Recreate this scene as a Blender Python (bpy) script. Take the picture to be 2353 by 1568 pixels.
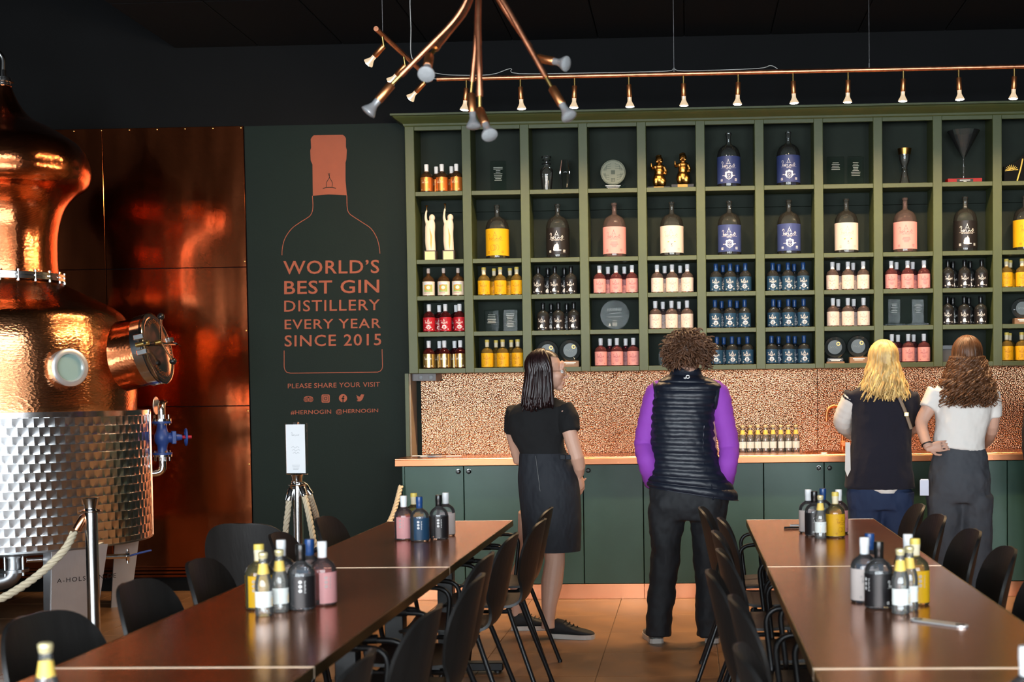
import bpy, bmesh, math, random
from mathutils import Vector, Matrix
from mathutils.geometry import tessellate_polygon

for _o in list(bpy.data.objects):
    bpy.data.objects.remove(_o)
S = bpy.context.scene
C = S.collection
random.seed(7)
PI = math.pi
R_ = math.radians

# ------------------------------------------------------------------ camera
FPX, EYE = 3100.0, 1.38                      # focal length in pixels of the 2353-wide frame, eye height
PPX, PPY, YAW, PITCH, ROLL = 1461.08, 1016.70, 0.0391514, -0.0371755, -0.0124069
_f = Vector((-math.sin(YAW) * math.cos(PITCH), math.cos(YAW) * math.cos(PITCH), math.sin(PITCH)))
_r0 = _f.cross(Vector((0, 0, 1))).normalized()
_u0 = _r0.cross(_f)
_r = math.cos(ROLL) * _r0 + math.sin(ROLL) * _u0
_u = -math.sin(ROLL) * _r0 + math.cos(ROLL) * _u0
cam = bpy.data.objects.new('camera', bpy.data.cameras.new('camera'))
C.objects.link(cam)
cam.matrix_world = Matrix(((_r.x, _u.x, -_f.x, 0), (_r.y, _u.y, -_f.y, 0), (_r.z, _u.z, -_f.z, EYE), (0, 0, 0, 1)))
cam.data.sensor_fit = 'HORIZONTAL'
cam.data.sensor_width = 36
cam.data.lens = FPX / 2353 * 36
cam.data.shift_x = (1176.5 - PPX) / 2353
cam.data.shift_y = (PPY - 784) / 2353
cam.data.clip_end = 60
cam.data.dof.use_dof = True
cam.data.dof.focus_distance = 8.6
cam.data.dof.aperture_fstop = 4.5
S.camera = cam


def at(px, py, Y):
    """the point at depth Y (metres from the camera's wall plane) seen at photo pixel px, py"""
    w = _r * ((px - PPX) / FPX) - _u * ((py - PPY) / FPX) + _f
    return w * (Y / w.y) + Vector((0, 0, EYE))


# ------------------------------------------------------------------ light
S.view_settings.view_transform = 'Standard'
S.view_settings.look = 'None'
S.view_settings.gamma = 1
S.view_settings.use_curve_mapping = False
S.view_settings.exposure = 0.40
S.cycles.use_denoising = True
S.cycles.max_bounces = 6
S.cycles.use_adaptive_sampling = True
S.cycles.adaptive_threshold = 0.08
S.cycles.adaptive_min_samples = 16
S.cycles.transmission_bounces = 4
S.cycles.transparent_max_bounces = 10
S.cycles.diffuse_bounces = 2
S.cycles.glossy_bounces = 3
S.cycles.caustics_reflective = False
S.cycles.caustics_refractive = False
S.cycles.sample_clamp_indirect = 6
S.cycles.sample_clamp_direct = 0

W = bpy.data.worlds.new('daylight')
S.world = W
W.use_nodes = True
_bg = W.node_tree.nodes['Background']
_bg.inputs[0].default_value = (0.86, 0.94, 1.0, 1)     # even overcast sky
_bg.inputs[1].default_value = 17.0
SPOT_W = 62.0                                          # each halogen reflector bulb
WARM = (1.0, 0.66, 0.36)
ROOM = dict(x0=-6.4, x1=4.6, y0=-3.2, y1=9.5, z=3.85)
WINDOWS = [(-5.9, -3.5), (-3.2, -0.8), (-0.5, 1.9), (2.2, 4.4)]
for i, (xa, xb) in enumerate(WINDOWS):
    L = bpy.data.lights.new('window_portal', 'AREA')
    L.shape = 'RECTANGLE'
    L.size, L.size_y = xb - xa, 2.7
    L.cycles.is_portal = True
    lo = bpy.data.objects.new('window_portal', L)
    C.objects.link(lo)
    lo.location = ((xa + xb) / 2, ROOM['y0'] - 0.1, 1.85)
    lo.rotation_euler = (R_(90), 0, 0)

# ------------------------------------------------------------------ helpers
WM = {}


class MB:
    """collects vertices and faces of one mesh"""

    def __init__(s):
        s.v, s.f, s.m, s.sm = [], [], [], []
        s.T = Matrix.Identity(4)
        s.mi = 0

    def add(s, vs, fs, smooth=False):
        b = len(s.v)
        s.v += [s.T @ Vector(p) for p in vs]
        for f in fs:
            s.f.append([b + i for i in f])
            s.m.append(s.mi)
            s.sm.append(smooth)
        return s

    def box(s, x0, x1, y0, y1, z0, z1, c=0.0):
        if c <= 0:
            v = [(x, y, z) for z in (z0, z1) for y in (y0, y1) for x in (x0, x1)]
            return s.add(v, [(0, 2, 3, 1), (4, 5, 7, 6), (0, 1, 5, 4), (2, 6, 7, 3), (0, 4, 6, 2), (1, 3, 7, 5)])
        c = min(c, (x1 - x0) * .49, (y1 - y0) * .49, (z1 - z0) * .49)
        X, Y, Z = (x0, x1), (y0, y1), (z0, z1)
        v, idx = [], {}
        for a in (0, 1):
            for b in (0, 1):
                for d in (0, 1):
                    for k in range(3):
                        p = [X[a], Y[b], Z[d]]
                        for j in range(3):
                            if j != k:
                                p[j] += c if (a, b, d)[j] == 0 else -c
                        idx[(a, b, d, k)] = len(v)
                        v.append(tuple(p))
        f = []
        for k in range(3):
            for sgn in (0, 1):
                o = [i for i in range(3) if i != k]
                q = []
                for (m, n) in ((0, 0), (1, 0), (1, 1), (0, 1)):
                    t = [0, 0, 0]
                    t[k], t[o[0]], t[o[1]] = sgn, m, n
                    q.append(idx[(t[0], t[1], t[2], k)])
                f.append(q if (sgn == 1) != (k == 1) else q[::-1])
        for k in range(3):
            o = [i for i in range(3) if i != k]
            for m in (0, 1):
                for n in (0, 1):
                    def t_(e, w):
                        t = [0, 0, 0]
                        t[k], t[o[0]], t[o[1]] = e, m, n
                        return idx[(t[0], t[1], t[2], w)]
                    f.append([t_(0, o[0]), t_(1, o[0]), t_(1, o[1]), t_(0, o[1])])
        for a in (0, 1):
            for b in (0, 1):
                for d in (0, 1):
                    f.append([idx[(a, b, d, 0)], idx[(a, b, d, 1)], idx[(a, b, d, 2)]])
        return s.add(v, f)

    def lathe(s, prof, n=32, loc=(0, 0, 0), M=None, a0=0.0, a1=None):
        M = Matrix.Translation(Vector(loc)) @ (M or Matrix.Identity(4))
        full = a1 is None
        span = 2 * PI if full else a1 - a0
        cols = n if full else n + 1
        vs, rows = [], []
        for r, z in prof:
            if abs(r) < 1e-6:
                rows.append([len(vs)] * cols)
                vs.append(M @ Vector((0, 0, z)))
            else:
                rows.append(list(range(len(vs), len(vs) + cols)))
                for i in range(cols):
                    a = a0 + span * i / n
                    vs.append(M @ Vector((r * math.cos(a), r * math.sin(a), z)))
        fs = []
        for j in range(len(rows) - 1):
            A, B = rows[j], rows[j + 1]
            for i in range(n):
                k = (i + 1) % cols
                q = [A[i], A[k], B[k], B[i]]
                q = [x for t, x in enumerate(q) if x not in q[:t]]
                if len(q) > 2:
                    fs.append(q)
        return s.add(vs, fs, True)

    def tube(s, path, r, n=10, cap=True, flat=1.0, up=None):
        path = [Vector(p) for p in path]
        m = len(path)
        rr = r if isinstance(r, (list, tuple)) else [r] * m
        vs, fs = [], []
        side = None
        for i, p in enumerate(path):
            t = (path[min(i + 1, m - 1)] - path[max(i - 1, 0)])
            t = t.normalized() if t.length > 1e-9 else Vector((0, 0, 1))
            if side is None:
                ref = Vector(up) if up is not None else (Vector((0, 0, 1)) if abs(t.z) < .9 else Vector((0, 1, 0)))
                side = t.cross(ref).normalized()
            else:
                side = (side - t * side.dot(t))
                side = side.normalized() if side.length > 1e-6 else t.orthogonal().normalized()
            o = t.cross(side)
            for k in range(n):
                a = 2 * PI * k / n
                vs.append(p + side * (rr[i] * math.cos(a)) + o * (rr[i] * flat * math.sin(a)))
        for i in range(m - 1):
            for k in range(n):
                l = (k + 1) % n
                fs.append([i * n + k, i * n + l, (i + 1) * n + l, (i + 1) * n + k])
        if cap:
            fs.append(list(range(n))[::-1])
            fs.append([(m - 1) * n + k for k in range(n)])
        return s.add(vs, fs, True)

    def rings(s, rows, n=32, e=2.0):
        """rows: (centre, half width x, half depth y[, tilt]) horizontal rings, closed at both ends"""
        vs, fs = [], []
        for row in rows:
            c, rx, ry = Vector(row[0]), row[1], row[2]
            tilt = row[3] if len(row) > 3 else 0
            for k in range(n):
                a = 2 * PI * k / n
                ca, sa = math.cos(a), math.sin(a)
                x = math.copysign(abs(ca) ** (2 / e), ca)
                y = math.copysign(abs(sa) ** (2 / e), sa)
                vs.append(c + Vector((rx * x, ry * y, tilt * x)))
        m = len(rows)
        for i in range(m - 1):
            for k in range(n):
                l = (k + 1) % n
                fs.append([i * n + k, i * n + l, (i + 1) * n + l, (i + 1) * n + k])
        fs.append(list(range(n))[::-1])
        fs.append([(m - 1) * n + k for k in range(n)])
        return s.add(vs, fs, True)

    def ball(s, c, r, n=14, M=None):
        r = r if isinstance(r, (tuple, list)) else (r, r, r)
        B = Matrix.Translation(Vector(c)) @ (M or Matrix.Identity(4)) @ Matrix.Diagonal((r[0], r[1], r[2], 1))
        h = n // 2
        return s.lathe([(math.sin(PI * i / h), -math.cos(PI * i / h)) for i in range(h + 1)], n, M=B)

    def prism(s, poly, a, b, M=None):
        """polygon in local xy, from z=a to z=b"""
        M = M or Matrix.Identity(4)
        n = len(poly)
        vs = [M @ Vector((x, y, a)) for x, y in poly] + [M @ Vector((x, y, b)) for x, y in poly]
        fs = [list(range(n))[::-1], list(range(n, 2 * n))]
        fs += [[i, (i + 1) % n, n + (i + 1) % n, n + i] for i in range(n)]
        return s.add(vs, fs)

    def data(s, name, mats, inv=None, angle=38):
        me = bpy.data.meshes.new(name)
        me.from_pydata([(inv @ p) if inv else p for p in s.v], [], s.f)
        for m in (mats if isinstance(mats, (list, tuple)) else [mats]):
            me.materials.append(m)
        me.polygons.foreach_set('material_index', s.m)
        me.polygons.foreach_set('use_smooth', s.sm)
        me.update()
        if any(s.sm) and angle:
            me.set_sharp_from_angle(angle=R_(angle))
        return me

    def build(s, name, mats, parent=None, world=False, angle=38, label=None):
        inv = WM[parent.name].inverted() if (world and parent) else None
        o = bpy.data.objects.new(name, s.data(name, mats, inv, angle))
        return link(o, parent, label)


def link(o, parent=None, label=None):
    C.objects.link(o)
    if parent:
        o.parent = parent
        WM[o.name] = WM[parent.name] if parent.name in WM else Matrix.Identity(4)
    else:
        WM[o.name] = Matrix.Identity(4)
    if label:
        o['label'] = label
    return o


def tag(o, label, cat, group=None):
    o['label'] = label
    o['category'] = cat
    if group:
        o['group'] = group
    return o


def thing(name, label, cat, loc=(0, 0, 0), rz=0.0, group=None):
    o = bpy.data.objects.new(name, None)
    o.empty_display_size = .05
    C.objects.link(o)
    o.location = loc
    o.rotation_euler = (0, 0, rz)
    WM[o.name] = Matrix.Translation(Vector(loc)) @ Matrix.Rotation(rz, 4, 'Z')
    return tag(o, label, cat, group)


def struct(o):
    o['kind'] = 'structure'
    return o


KIDS = {}


def proto(root):
    KIDS[root.name] = [(c, [g for g in C.objects if g.parent == c]) for c in C.objects if c.parent == root]
    return root


def dup(root, loc, rz, label, group=None):
    r = root.copy()
    C.objects.link(r)
    r.location = loc
    r.rotation_euler = (0, 0, rz)
    r['label'] = label
    if group:
        r['group'] = group
    for c, gs in KIDS[root.name]:
        k = c.copy()
        C.objects.link(k)
        k.parent = r
        for g in gs:
            h = g.copy()
            C.objects.link(h)
            h.parent = k
    return r


def frame_to(p0, p1, ref=(0, 0, 1)):
    """matrix with z axis from p0 towards p1, origin p0"""
    p0, p1 = Vector(p0), Vector(p1)
    z = (p1 - p0).normalized()
    ref = Vector(ref)
    if abs(z.dot(ref)) > .98:
        ref = Vector((0, 1, 0))
    x = ref.cross(z).normalized()
    y = z.cross(x)
    return Matrix(((x.x, y.x, z.x, p0.x), (x.y, y.y, z.y, p0.y), (x.z, y.z, z.z, p0.z), (0, 0, 0, 1)))


def bend(pts, r=.06, k=6):
    """rounds the corners of a polyline"""
    pts = [Vector(p) for p in pts]
    out = [pts[0]]
    for a, b, c in zip(pts, pts[1:], pts[2:]):
        d1, d2 = (a - b), (c - b)
        q = min(r, d1.length * .45, d2.length * .45)
        s, e = b + d1.normalized() * q, b + d2.normalized() * q
        for i in range(k + 1):
            t = i / k
            out.append(s * (1 - t) ** 2 + b * 2 * t * (1 - t) + e * t * t)
    return out + [pts[-1]]


def spline(pts, k=6):
    """Catmull-Rom through points of any dimension"""
    P = [tuple(p) for p in pts]
    P = [P[0]] + P + [P[-1]]
    out = []
    for i in range(1, len(P) - 2):
        for j in range(k):
            t = j / k
            out.append(tuple(.5 * (2 * b + (c - a) * t + (2 * a - 5 * b + 4 * c - d) * t * t + (3 * b - a - 3 * c + d) * t ** 3)
                             for a, b, c, d in zip(P[i - 1], P[i], P[i + 1], P[i + 2])))
    out.append(P[-2])
    return out


# ------------------------------------------------------------------ materials
def mat(name, col, rough=.5, metal=0.0, spec=.5, trans=0.0, ior=1.45, emit=None, estr=0.0, var=None, bump=None, rvar=None, aniso=0.0, sheen=0.0, coat=0.0):
    """var=(scale, amount, stretch) colour noise; bump=(scale, strength, stretch[, kind])"""
    m = bpy.data.materials.new(name)
    m.use_nodes = True
    nt = m.node_tree
    b = nt.nodes['Principled BSDF']
    b.inputs['Base Color'].default_value = (*col, 1)
    b.inputs['Roughness'].default_value = rough
    b.inputs['Metallic'].default_value = metal
    b.inputs['Specular IOR Level'].default_value = spec
    b.inputs['Transmission Weight'].default_value = trans
    b.inputs['IOR'].default_value = ior
    b.inputs['Anisotropic'].default_value = aniso
    b.inputs['Sheen Weight'].default_value = sheen
    b.inputs['Coat Weight'].default_value = coat
    if emit:
        b.inputs['Emission Color'].default_value = (*emit, 1)
        b.inputs['Emission Strength'].default_value = estr
    tc = None

    def coords(st, name='Object'):
        nonlocal tc
        tc = tc or nt.nodes.new('ShaderNodeTexCoord')
        mp = nt.nodes.new('ShaderNodeMapping')
        mp.inputs['Scale'].default_value = st
        nt.links.new(tc.outputs[name], mp.inputs['Vector'])
        return mp.outputs['Vector']

    if var:
        n = nt.nodes.new('ShaderNodeTexNoise')
        n.inputs['Scale'].default_value = var[0]
        n.inputs['Detail'].default_value = 3
        nt.links.new(coords(var[2] if len(var) > 2 else (1, 1, 1)), n.inputs['Vector'])
        mx = nt.nodes.new('ShaderNodeMixRGB')
        a = var[1]
        mx.inputs[1].default_value = (*[max(0, c * (1 - a)) for c in col], 1)
        mx.inputs[2].default_value = (*[min(1, c * (1 + a)) for c in col], 1)
        rp = nt.nodes.new('ShaderNodeValToRGB')
        rp.color_ramp.elements[0].position = .3
        rp.color_ramp.elements[1].position = .7
        nt.links.new(n.outputs['Fac'], rp.inputs[0])
        nt.links.new(rp.outputs[0], mx.inputs[0])
        nt.links.new(mx.outputs[0], b.inputs['Base Color'])
        if rvar:
            mr = nt.nodes.new('ShaderNodeMapRange')
            mr.inputs[3].default_value = rough - rvar
            mr.inputs[4].default_value = rough + rvar
            nt.links.new(n.outputs['Fac'], mr.inputs[0])
            nt.links.new(mr.outputs[0], b.inputs['Roughness'])
    if bump:
        bl = bump if isinstance(bump, list) else [bump]
        prev = None
        for bb in bl:
            kind = bb[3] if len(bb) > 3 else 'noise'
            if kind == 'noise':
                t = nt.nodes.new('ShaderNodeTexNoise')
                t.inputs['Detail'].default_value = 2
                out = t.outputs['Fac']
            elif kind == 'cells':
                t = nt.nodes.new('ShaderNodeTexVoronoi')
                t.feature = 'F1'
                sq = nt.nodes.new('ShaderNodeMath')
                sq.operation = 'MULTIPLY'
                nt.links.new(t.outputs['Distance'], sq.inputs[0])
                nt.links.new(t.outputs['Distance'], sq.inputs[1])
                out = sq.outputs[0]
            else:
                t = nt.nodes.new('ShaderNodeTexWave')
                t.inputs['Distortion'].default_value = .6
                t.bands_direction = 'Z'
                out = t.outputs['Fac']
            t.inputs['Scale'].default_value = bb[0]
            nt.links.new(coords(bb[2] if len(bb) > 2 else (1, 1, 1)), t.inputs['Vector'])
            bp = nt.nodes.new('ShaderNodeBump')
            bp.inputs['Strength'].default_value = bb[1]
            bp.inputs['Distance'].default_value = bb[4] if len(bb) > 4 else .01
            nt.links.new(out, bp.inputs['Height'])
            if prev:
                nt.links.new(prev, bp.inputs['Normal'])
            prev = bp.outputs['Normal']
        nt.links.new(prev, b.inputs['Normal'])
    return m


def paper(name, col, rough=.5, through=.35):
    """label paper: some light comes through it"""
    m = mat(name, col, rough)
    nt = m.node_tree
    b = nt.nodes['Principled BSDF']
    tl = nt.nodes.new('ShaderNodeBsdfTranslucent')
    tl.inputs[0].default_value = (*col, 1)
    mx = nt.nodes.new('ShaderNodeMixShader')
    mx.inputs[0].default_value = through
    nt.links.new(b.outputs[0], mx.inputs[1])
    nt.links.new(tl.outputs[0], mx.inputs[2])
    nt.links.new(mx.outputs[0], nt.nodes['Material Output'].inputs[0])
    return m


K = {}
K['black_wall'] = mat('black_wall_paint', (.0033, .0037, .0042), .85, spec=.2, var=(3, .12), bump=(160, .05))
K['ceiling'] = mat('black_ceiling_tile', (.0045, .005, .0056), .95, spec=.2, var=(60, .35), bump=(400, .3))
K['dark_gap'] = mat('dark_gap', (.002, .002, .002), .9)
K['green_wall'] = mat('green_wall_paint', (.0034, .0100, .0070), .65, spec=.25, var=(2.0, .1), bump=(120, .04))
K['green'] = mat('green_cabinet_paint', (.034, .092, .065), .42, var=(5, .06), bump=(220, .03))
K['green_frame'] = mat('green_shelf_paint', (.050, .066, .021), .45, var=(5, .06), bump=(220, .03))  # same green as the cabinets, with warm lamplight mixed into the colour
K['shelf_back'] = mat('dark_shelf_back', (.0095, .0155, .0105), .7, var=(4, .2), spec=.25)
K['beige_board'] = mat('unpainted_board', (.30, .23, .16), .6, var=(8, .1))
K['copper'] = mat('copper', (.86, .36, .18), .22, 1.0, var=(6, .10), rvar=.05)
K['copper_tube'] = mat('copper_tube', (.76, .31, .165), .38, 1.0, var=(20, .25), rvar=.08)
K['copper_bright'] = mat('copper_lamp_sleeve', (.86, .35, .14), .38, 1.0, var=(30, .08))
K['copper_sheet'] = mat('copper_sheet', (.38, .098, .034), .15, 1.0, var=(2.2, .25, (1, 1, .5)), rvar=.06, bump=[(1.6, .30, (1.6, 1, .35), 'noise', .05), (22, .04)])
K['copper_pot'] = mat('hammered_copper_pot', (.82, .35, .16), .15, 1.0, var=(2.5, .12), bump=[(55, .16, (1, 1, 1.6), 'cells', .005), (16, .16, (.15, .15, 5.5), 'wave', .003)])
K['copper_smooth'] = mat('copper_onion', (.66, .21, .085), .14, 1.0, var=(3, .15), bump=[(20, .16, (.3, .3, 5), 'wave', .004), (60, .12, (1, 1, 1), 'cells', .004)])
K['backsplash'] = mat('hammered_copper_sheet', (.82, .47, .285), .27, 1.0, var=(2.0, .14), bump=[(112, .66, (1, 1, 1), 'cells', .006)])
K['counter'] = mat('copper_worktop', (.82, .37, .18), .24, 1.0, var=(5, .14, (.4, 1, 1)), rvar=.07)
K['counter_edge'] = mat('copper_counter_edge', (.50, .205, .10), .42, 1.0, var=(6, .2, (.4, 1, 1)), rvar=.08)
K['kick'] = mat('copper_kick', (.76, .33, .17), .26, 1.0, var=(4, .10), bump=(3, .12, (1, 1, .4), 'noise', .02))
K['steel'] = mat('polished_steel', (.72, .72, .72), .16, 1.0, var=(12, .05))
K['steel_brushed'] = mat('brushed_steel', (.64, .66, .68), .44, 1.0, var=(4, .10), bump=(90, .04, (1, 1, .1)))
K['steel_dark'] = mat('dull_steel', (.32, .33, .34), .35, 1.0, var=(6, .12))
K['chrome'] = mat('chrome', (.85, .85, .85), .07, 1.0)
K['brass'] = mat('brass', (.60, .42, .14), .3, 1.0, var=(20, .1))
K['gold'] = mat('gold_bronze', (.36, .185, .05), .28, 1.0)
K['black_plastic'] = mat('black_plastic', (.008, .008, .009), .3)
K['blue_paint'] = mat('blue_valve_paint', (.015, .045, .20), .42, var=(14, .15))
K['red_plastic'] = mat('red_knob', (.35, .01, .03), .35)
K['rope'] = mat('cotton_rope', (.66, .56, .40), .9, bump=(300, .4))
K['floor'] = mat('brown_stone_tile', (.25, .130, .060), .34, var=(3.5, .30), rvar=.10, bump=(14, .06))
K['grout'] = mat('tile_grout', (.13, .08, .05), .8)
K['black_wood'] = mat('black_stained_plywood', (.0135, .0125, .012), .42, var=(9, .35, (1, 1, .08)), bump=(70, .10, (1, 1, .06)))
K['black_metal'] = mat('black_steel_tube', (.009, .009, .010), .36)
K['table'] = mat('bronze_table_top', (.50, .170, .062), .19, .70, var=(2.5, .14, (1, .25, 1)), rvar=.04, bump=(40, .012))
K['table_edge'] = mat('brass_table_edge', (.36, .27, .12), .35, 1.0, var=(8, .25, (1, .3, 1)))
K['table_end'] = mat('bright_table_end_strip', (.92, .72, .52), .34, .6, var=(10, .08))
K['white_paper'] = mat('white_paper', (.85, .86, .88), .7)
K['grey_print'] = mat('grey_print', (.40, .41, .43), .7)
K['dark_card'] = mat('dark_card', (.055, .055, .06), .6)


def thin_glass(name, tint, rough=.02, blend=.30, cloud=0.0):
    """clear walls: light passes straight through, tinted, with mirror reflections at glancing angles"""
    m = bpy.data.materials.new(name)
    m.use_nodes = True
    nt = m.node_tree
    nt.nodes.remove(nt.nodes['Principled BSDF'])
    tr = nt.nodes.new('ShaderNodeBsdfTransparent')
    tr.inputs[0].default_value = (*tint, 1)
    gl = nt.nodes.new('ShaderNodeBsdfGlossy')
    gl.inputs['Roughness'].default_value = rough
    lw = nt.nodes.new('ShaderNodeLayerWeight')
    lw.inputs[0].default_value = blend
    mx = nt.nodes.new('ShaderNodeMixShader')
    nt.links.new(lw.outputs['Fresnel'], mx.inputs[0])
    inner = tr.outputs[0]
    if cloud:                                             # pale body: colour of the spirit; in clear glass it paints in backlight
        tl = nt.nodes.new('ShaderNodeBsdfTranslucent')
        df = nt.nodes.new('ShaderNodeBsdfDiffuse')
        ad = nt.nodes.new('ShaderNodeMixShader')
        m2 = nt.nodes.new('ShaderNodeMixShader')
        m2.inputs[0].default_value = cloud
        for n_ in (tl, df):
            n_.inputs[0].default_value = (*tint, 1)
        nt.links.new(df.outputs[0], ad.inputs[1])
        nt.links.new(tl.outputs[0], ad.inputs[2])
        nt.links.new(tr.outputs[0], m2.inputs[1])
        nt.links.new(ad.outputs[0], m2.inputs[2])
        inner = m2.outputs[0]
    nt.links.new(inner, mx.inputs[1])
    nt.links.new(gl.outputs[0], mx.inputs[2])
    nt.links.new(mx.outputs[0], nt.nodes['Material Output'].inputs[0])
    return m


K['acrylic'] = thin_glass('clear_acrylic', (.98, .985, .985), .05, .25)
K['glass'] = thin_glass('clear_glass', (.96, .975, .97), .015, .32, .03)
K['crystal'] = thin_glass('engraved_glass', (.86, .91, .89), .06, .13)
K['etched'] = mat('etched_glass', (.42, .45, .40), .55, trans=.2)
K['mural'] = mat('copper_orange_paint', (.27, .062, .023), .6, var=(9, .06))
K['wood_block'] = mat('wooden_base', (.20, .105, .05), .5, var=(10, .25, (.2, 1, 1)))
K['ivory'] = mat('ivory_ceramic', (.68, .58, .46), .3)
K['red_wood'] = mat('red_lacquer', (.25, .008, .006), .25)
K['white'] = mat('white_wax', (.80, .80, .80), .42)
K['bulb_off'] = mat('unlit_bulb_face', (.30, .31, .32), .25, bump=(40, .3))
K['bulb_on'] = mat('lit_bulb_face', (1, .9, .7), .3, emit=(1.0, .74, .44), estr=70)
K['reflector'] = mat('bulb_reflector', (.74, .75, .77), .28, .75)
K['lit_reflector'] = mat('lit_bulb_reflector', (.85, .80, .74), .25, .8, emit=(1.0, .72, .42), estr=.55)
K['wire'] = mat('steel_wire', (.35, .35, .35), .4, .8)
K['cable'] = mat('grey_cable', (.42, .42, .40), .5)


def jacket_material():
    """engine-turned steel: overlapping brushed spots as small cones in the normal"""
    m = mat('engine_turned_steel', (.66, .68, .70), .22, 1.0)
    nt = m.node_tree
    b = nt.nodes['Principled BSDF']
    uv = nt.nodes.new('ShaderNodeUVMap')
    uv.uv_map = 'spots'

    def M_(op, x, y=None):
        n = nt.nodes.new('ShaderNodeMath')
        n.operation = op
        for k, v in enumerate((x, y)):
            if v is None:
                continue
            if isinstance(v, (int, float)):
                n.inputs[k].default_value = v
            else:
                nt.links.new(v, n.inputs[k])
        return n.outputs[0]
    sx = nt.nodes.new('ShaderNodeSeparateXYZ')
    nt.links.new(uv.outputs[0], sx.inputs[0])
    row = M_('FLOOR', sx.outputs['Y'])
    uu = M_('ADD', sx.outputs['X'], M_('MULTIPLY', M_('MODULO', row, 2.0), .5))
    fu = M_('SUBTRACT', M_('FRACT', uu), .34)
    fv = M_('SUBTRACT', M_('FRACT', sx.outputs['Y']), .10)
    prev = M_('SQRT', M_('ADD', M_('MULTIPLY', fu, fu), M_('MULTIPLY', fv, fv)))
    bp = nt.nodes.new('ShaderNodeBump')
    bp.inputs['Strength'].default_value = .42
    bp.inputs['Distance'].default_value = .02
    nt.links.new(prev, bp.inputs['Height'])
    nt.links.new(bp.outputs[0], b.inputs['Normal'])
    return m


K['jacket'] = jacket_material()


# ------------------------------------------------------------------ flat shapes: letters, strokes, emblems
_TXT = {}


def text2d(s, bold=0.0, space=1.0):
    """letters as flat faces, scaled so that the box is (0..w, 0..1 cap height)"""
    key = (s, bold, space)
    if key not in _TXT:
        cu = bpy.data.curves.new('t', 'FONT')
        cu.body = s
        cu.offset = bold
        cu.space_character = space
        cu.resolution_u = 3
        ob = bpy.data.objects.new('t', cu)
        C.objects.link(ob)
        dg = bpy.context.evaluated_depsgraph_get()
        me = bpy.data.meshes.new_from_object(ob.evaluated_get(dg))
        vs = [(v.co.x, v.co.y) for v in me.vertices]
        fs = [list(p.vertices) for p in me.polygons]
        x0, x1 = min(v[0] for v in vs), max(v[0] for v in vs)
        y0, y1 = min(v[1] for v in vs), max(v[1] for v in vs)
        h = y1 - y0
        _TXT[key] = ([((x - x0) / h, (y - y0) / h) for x, y in vs], fs, (x1 - x0) / h)
        C.objects.unlink(ob)
        bpy.data.objects.remove(ob)
        bpy.data.curves.remove(cu)
        bpy.data.meshes.remove(me)
    return _TXT[key]


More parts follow.
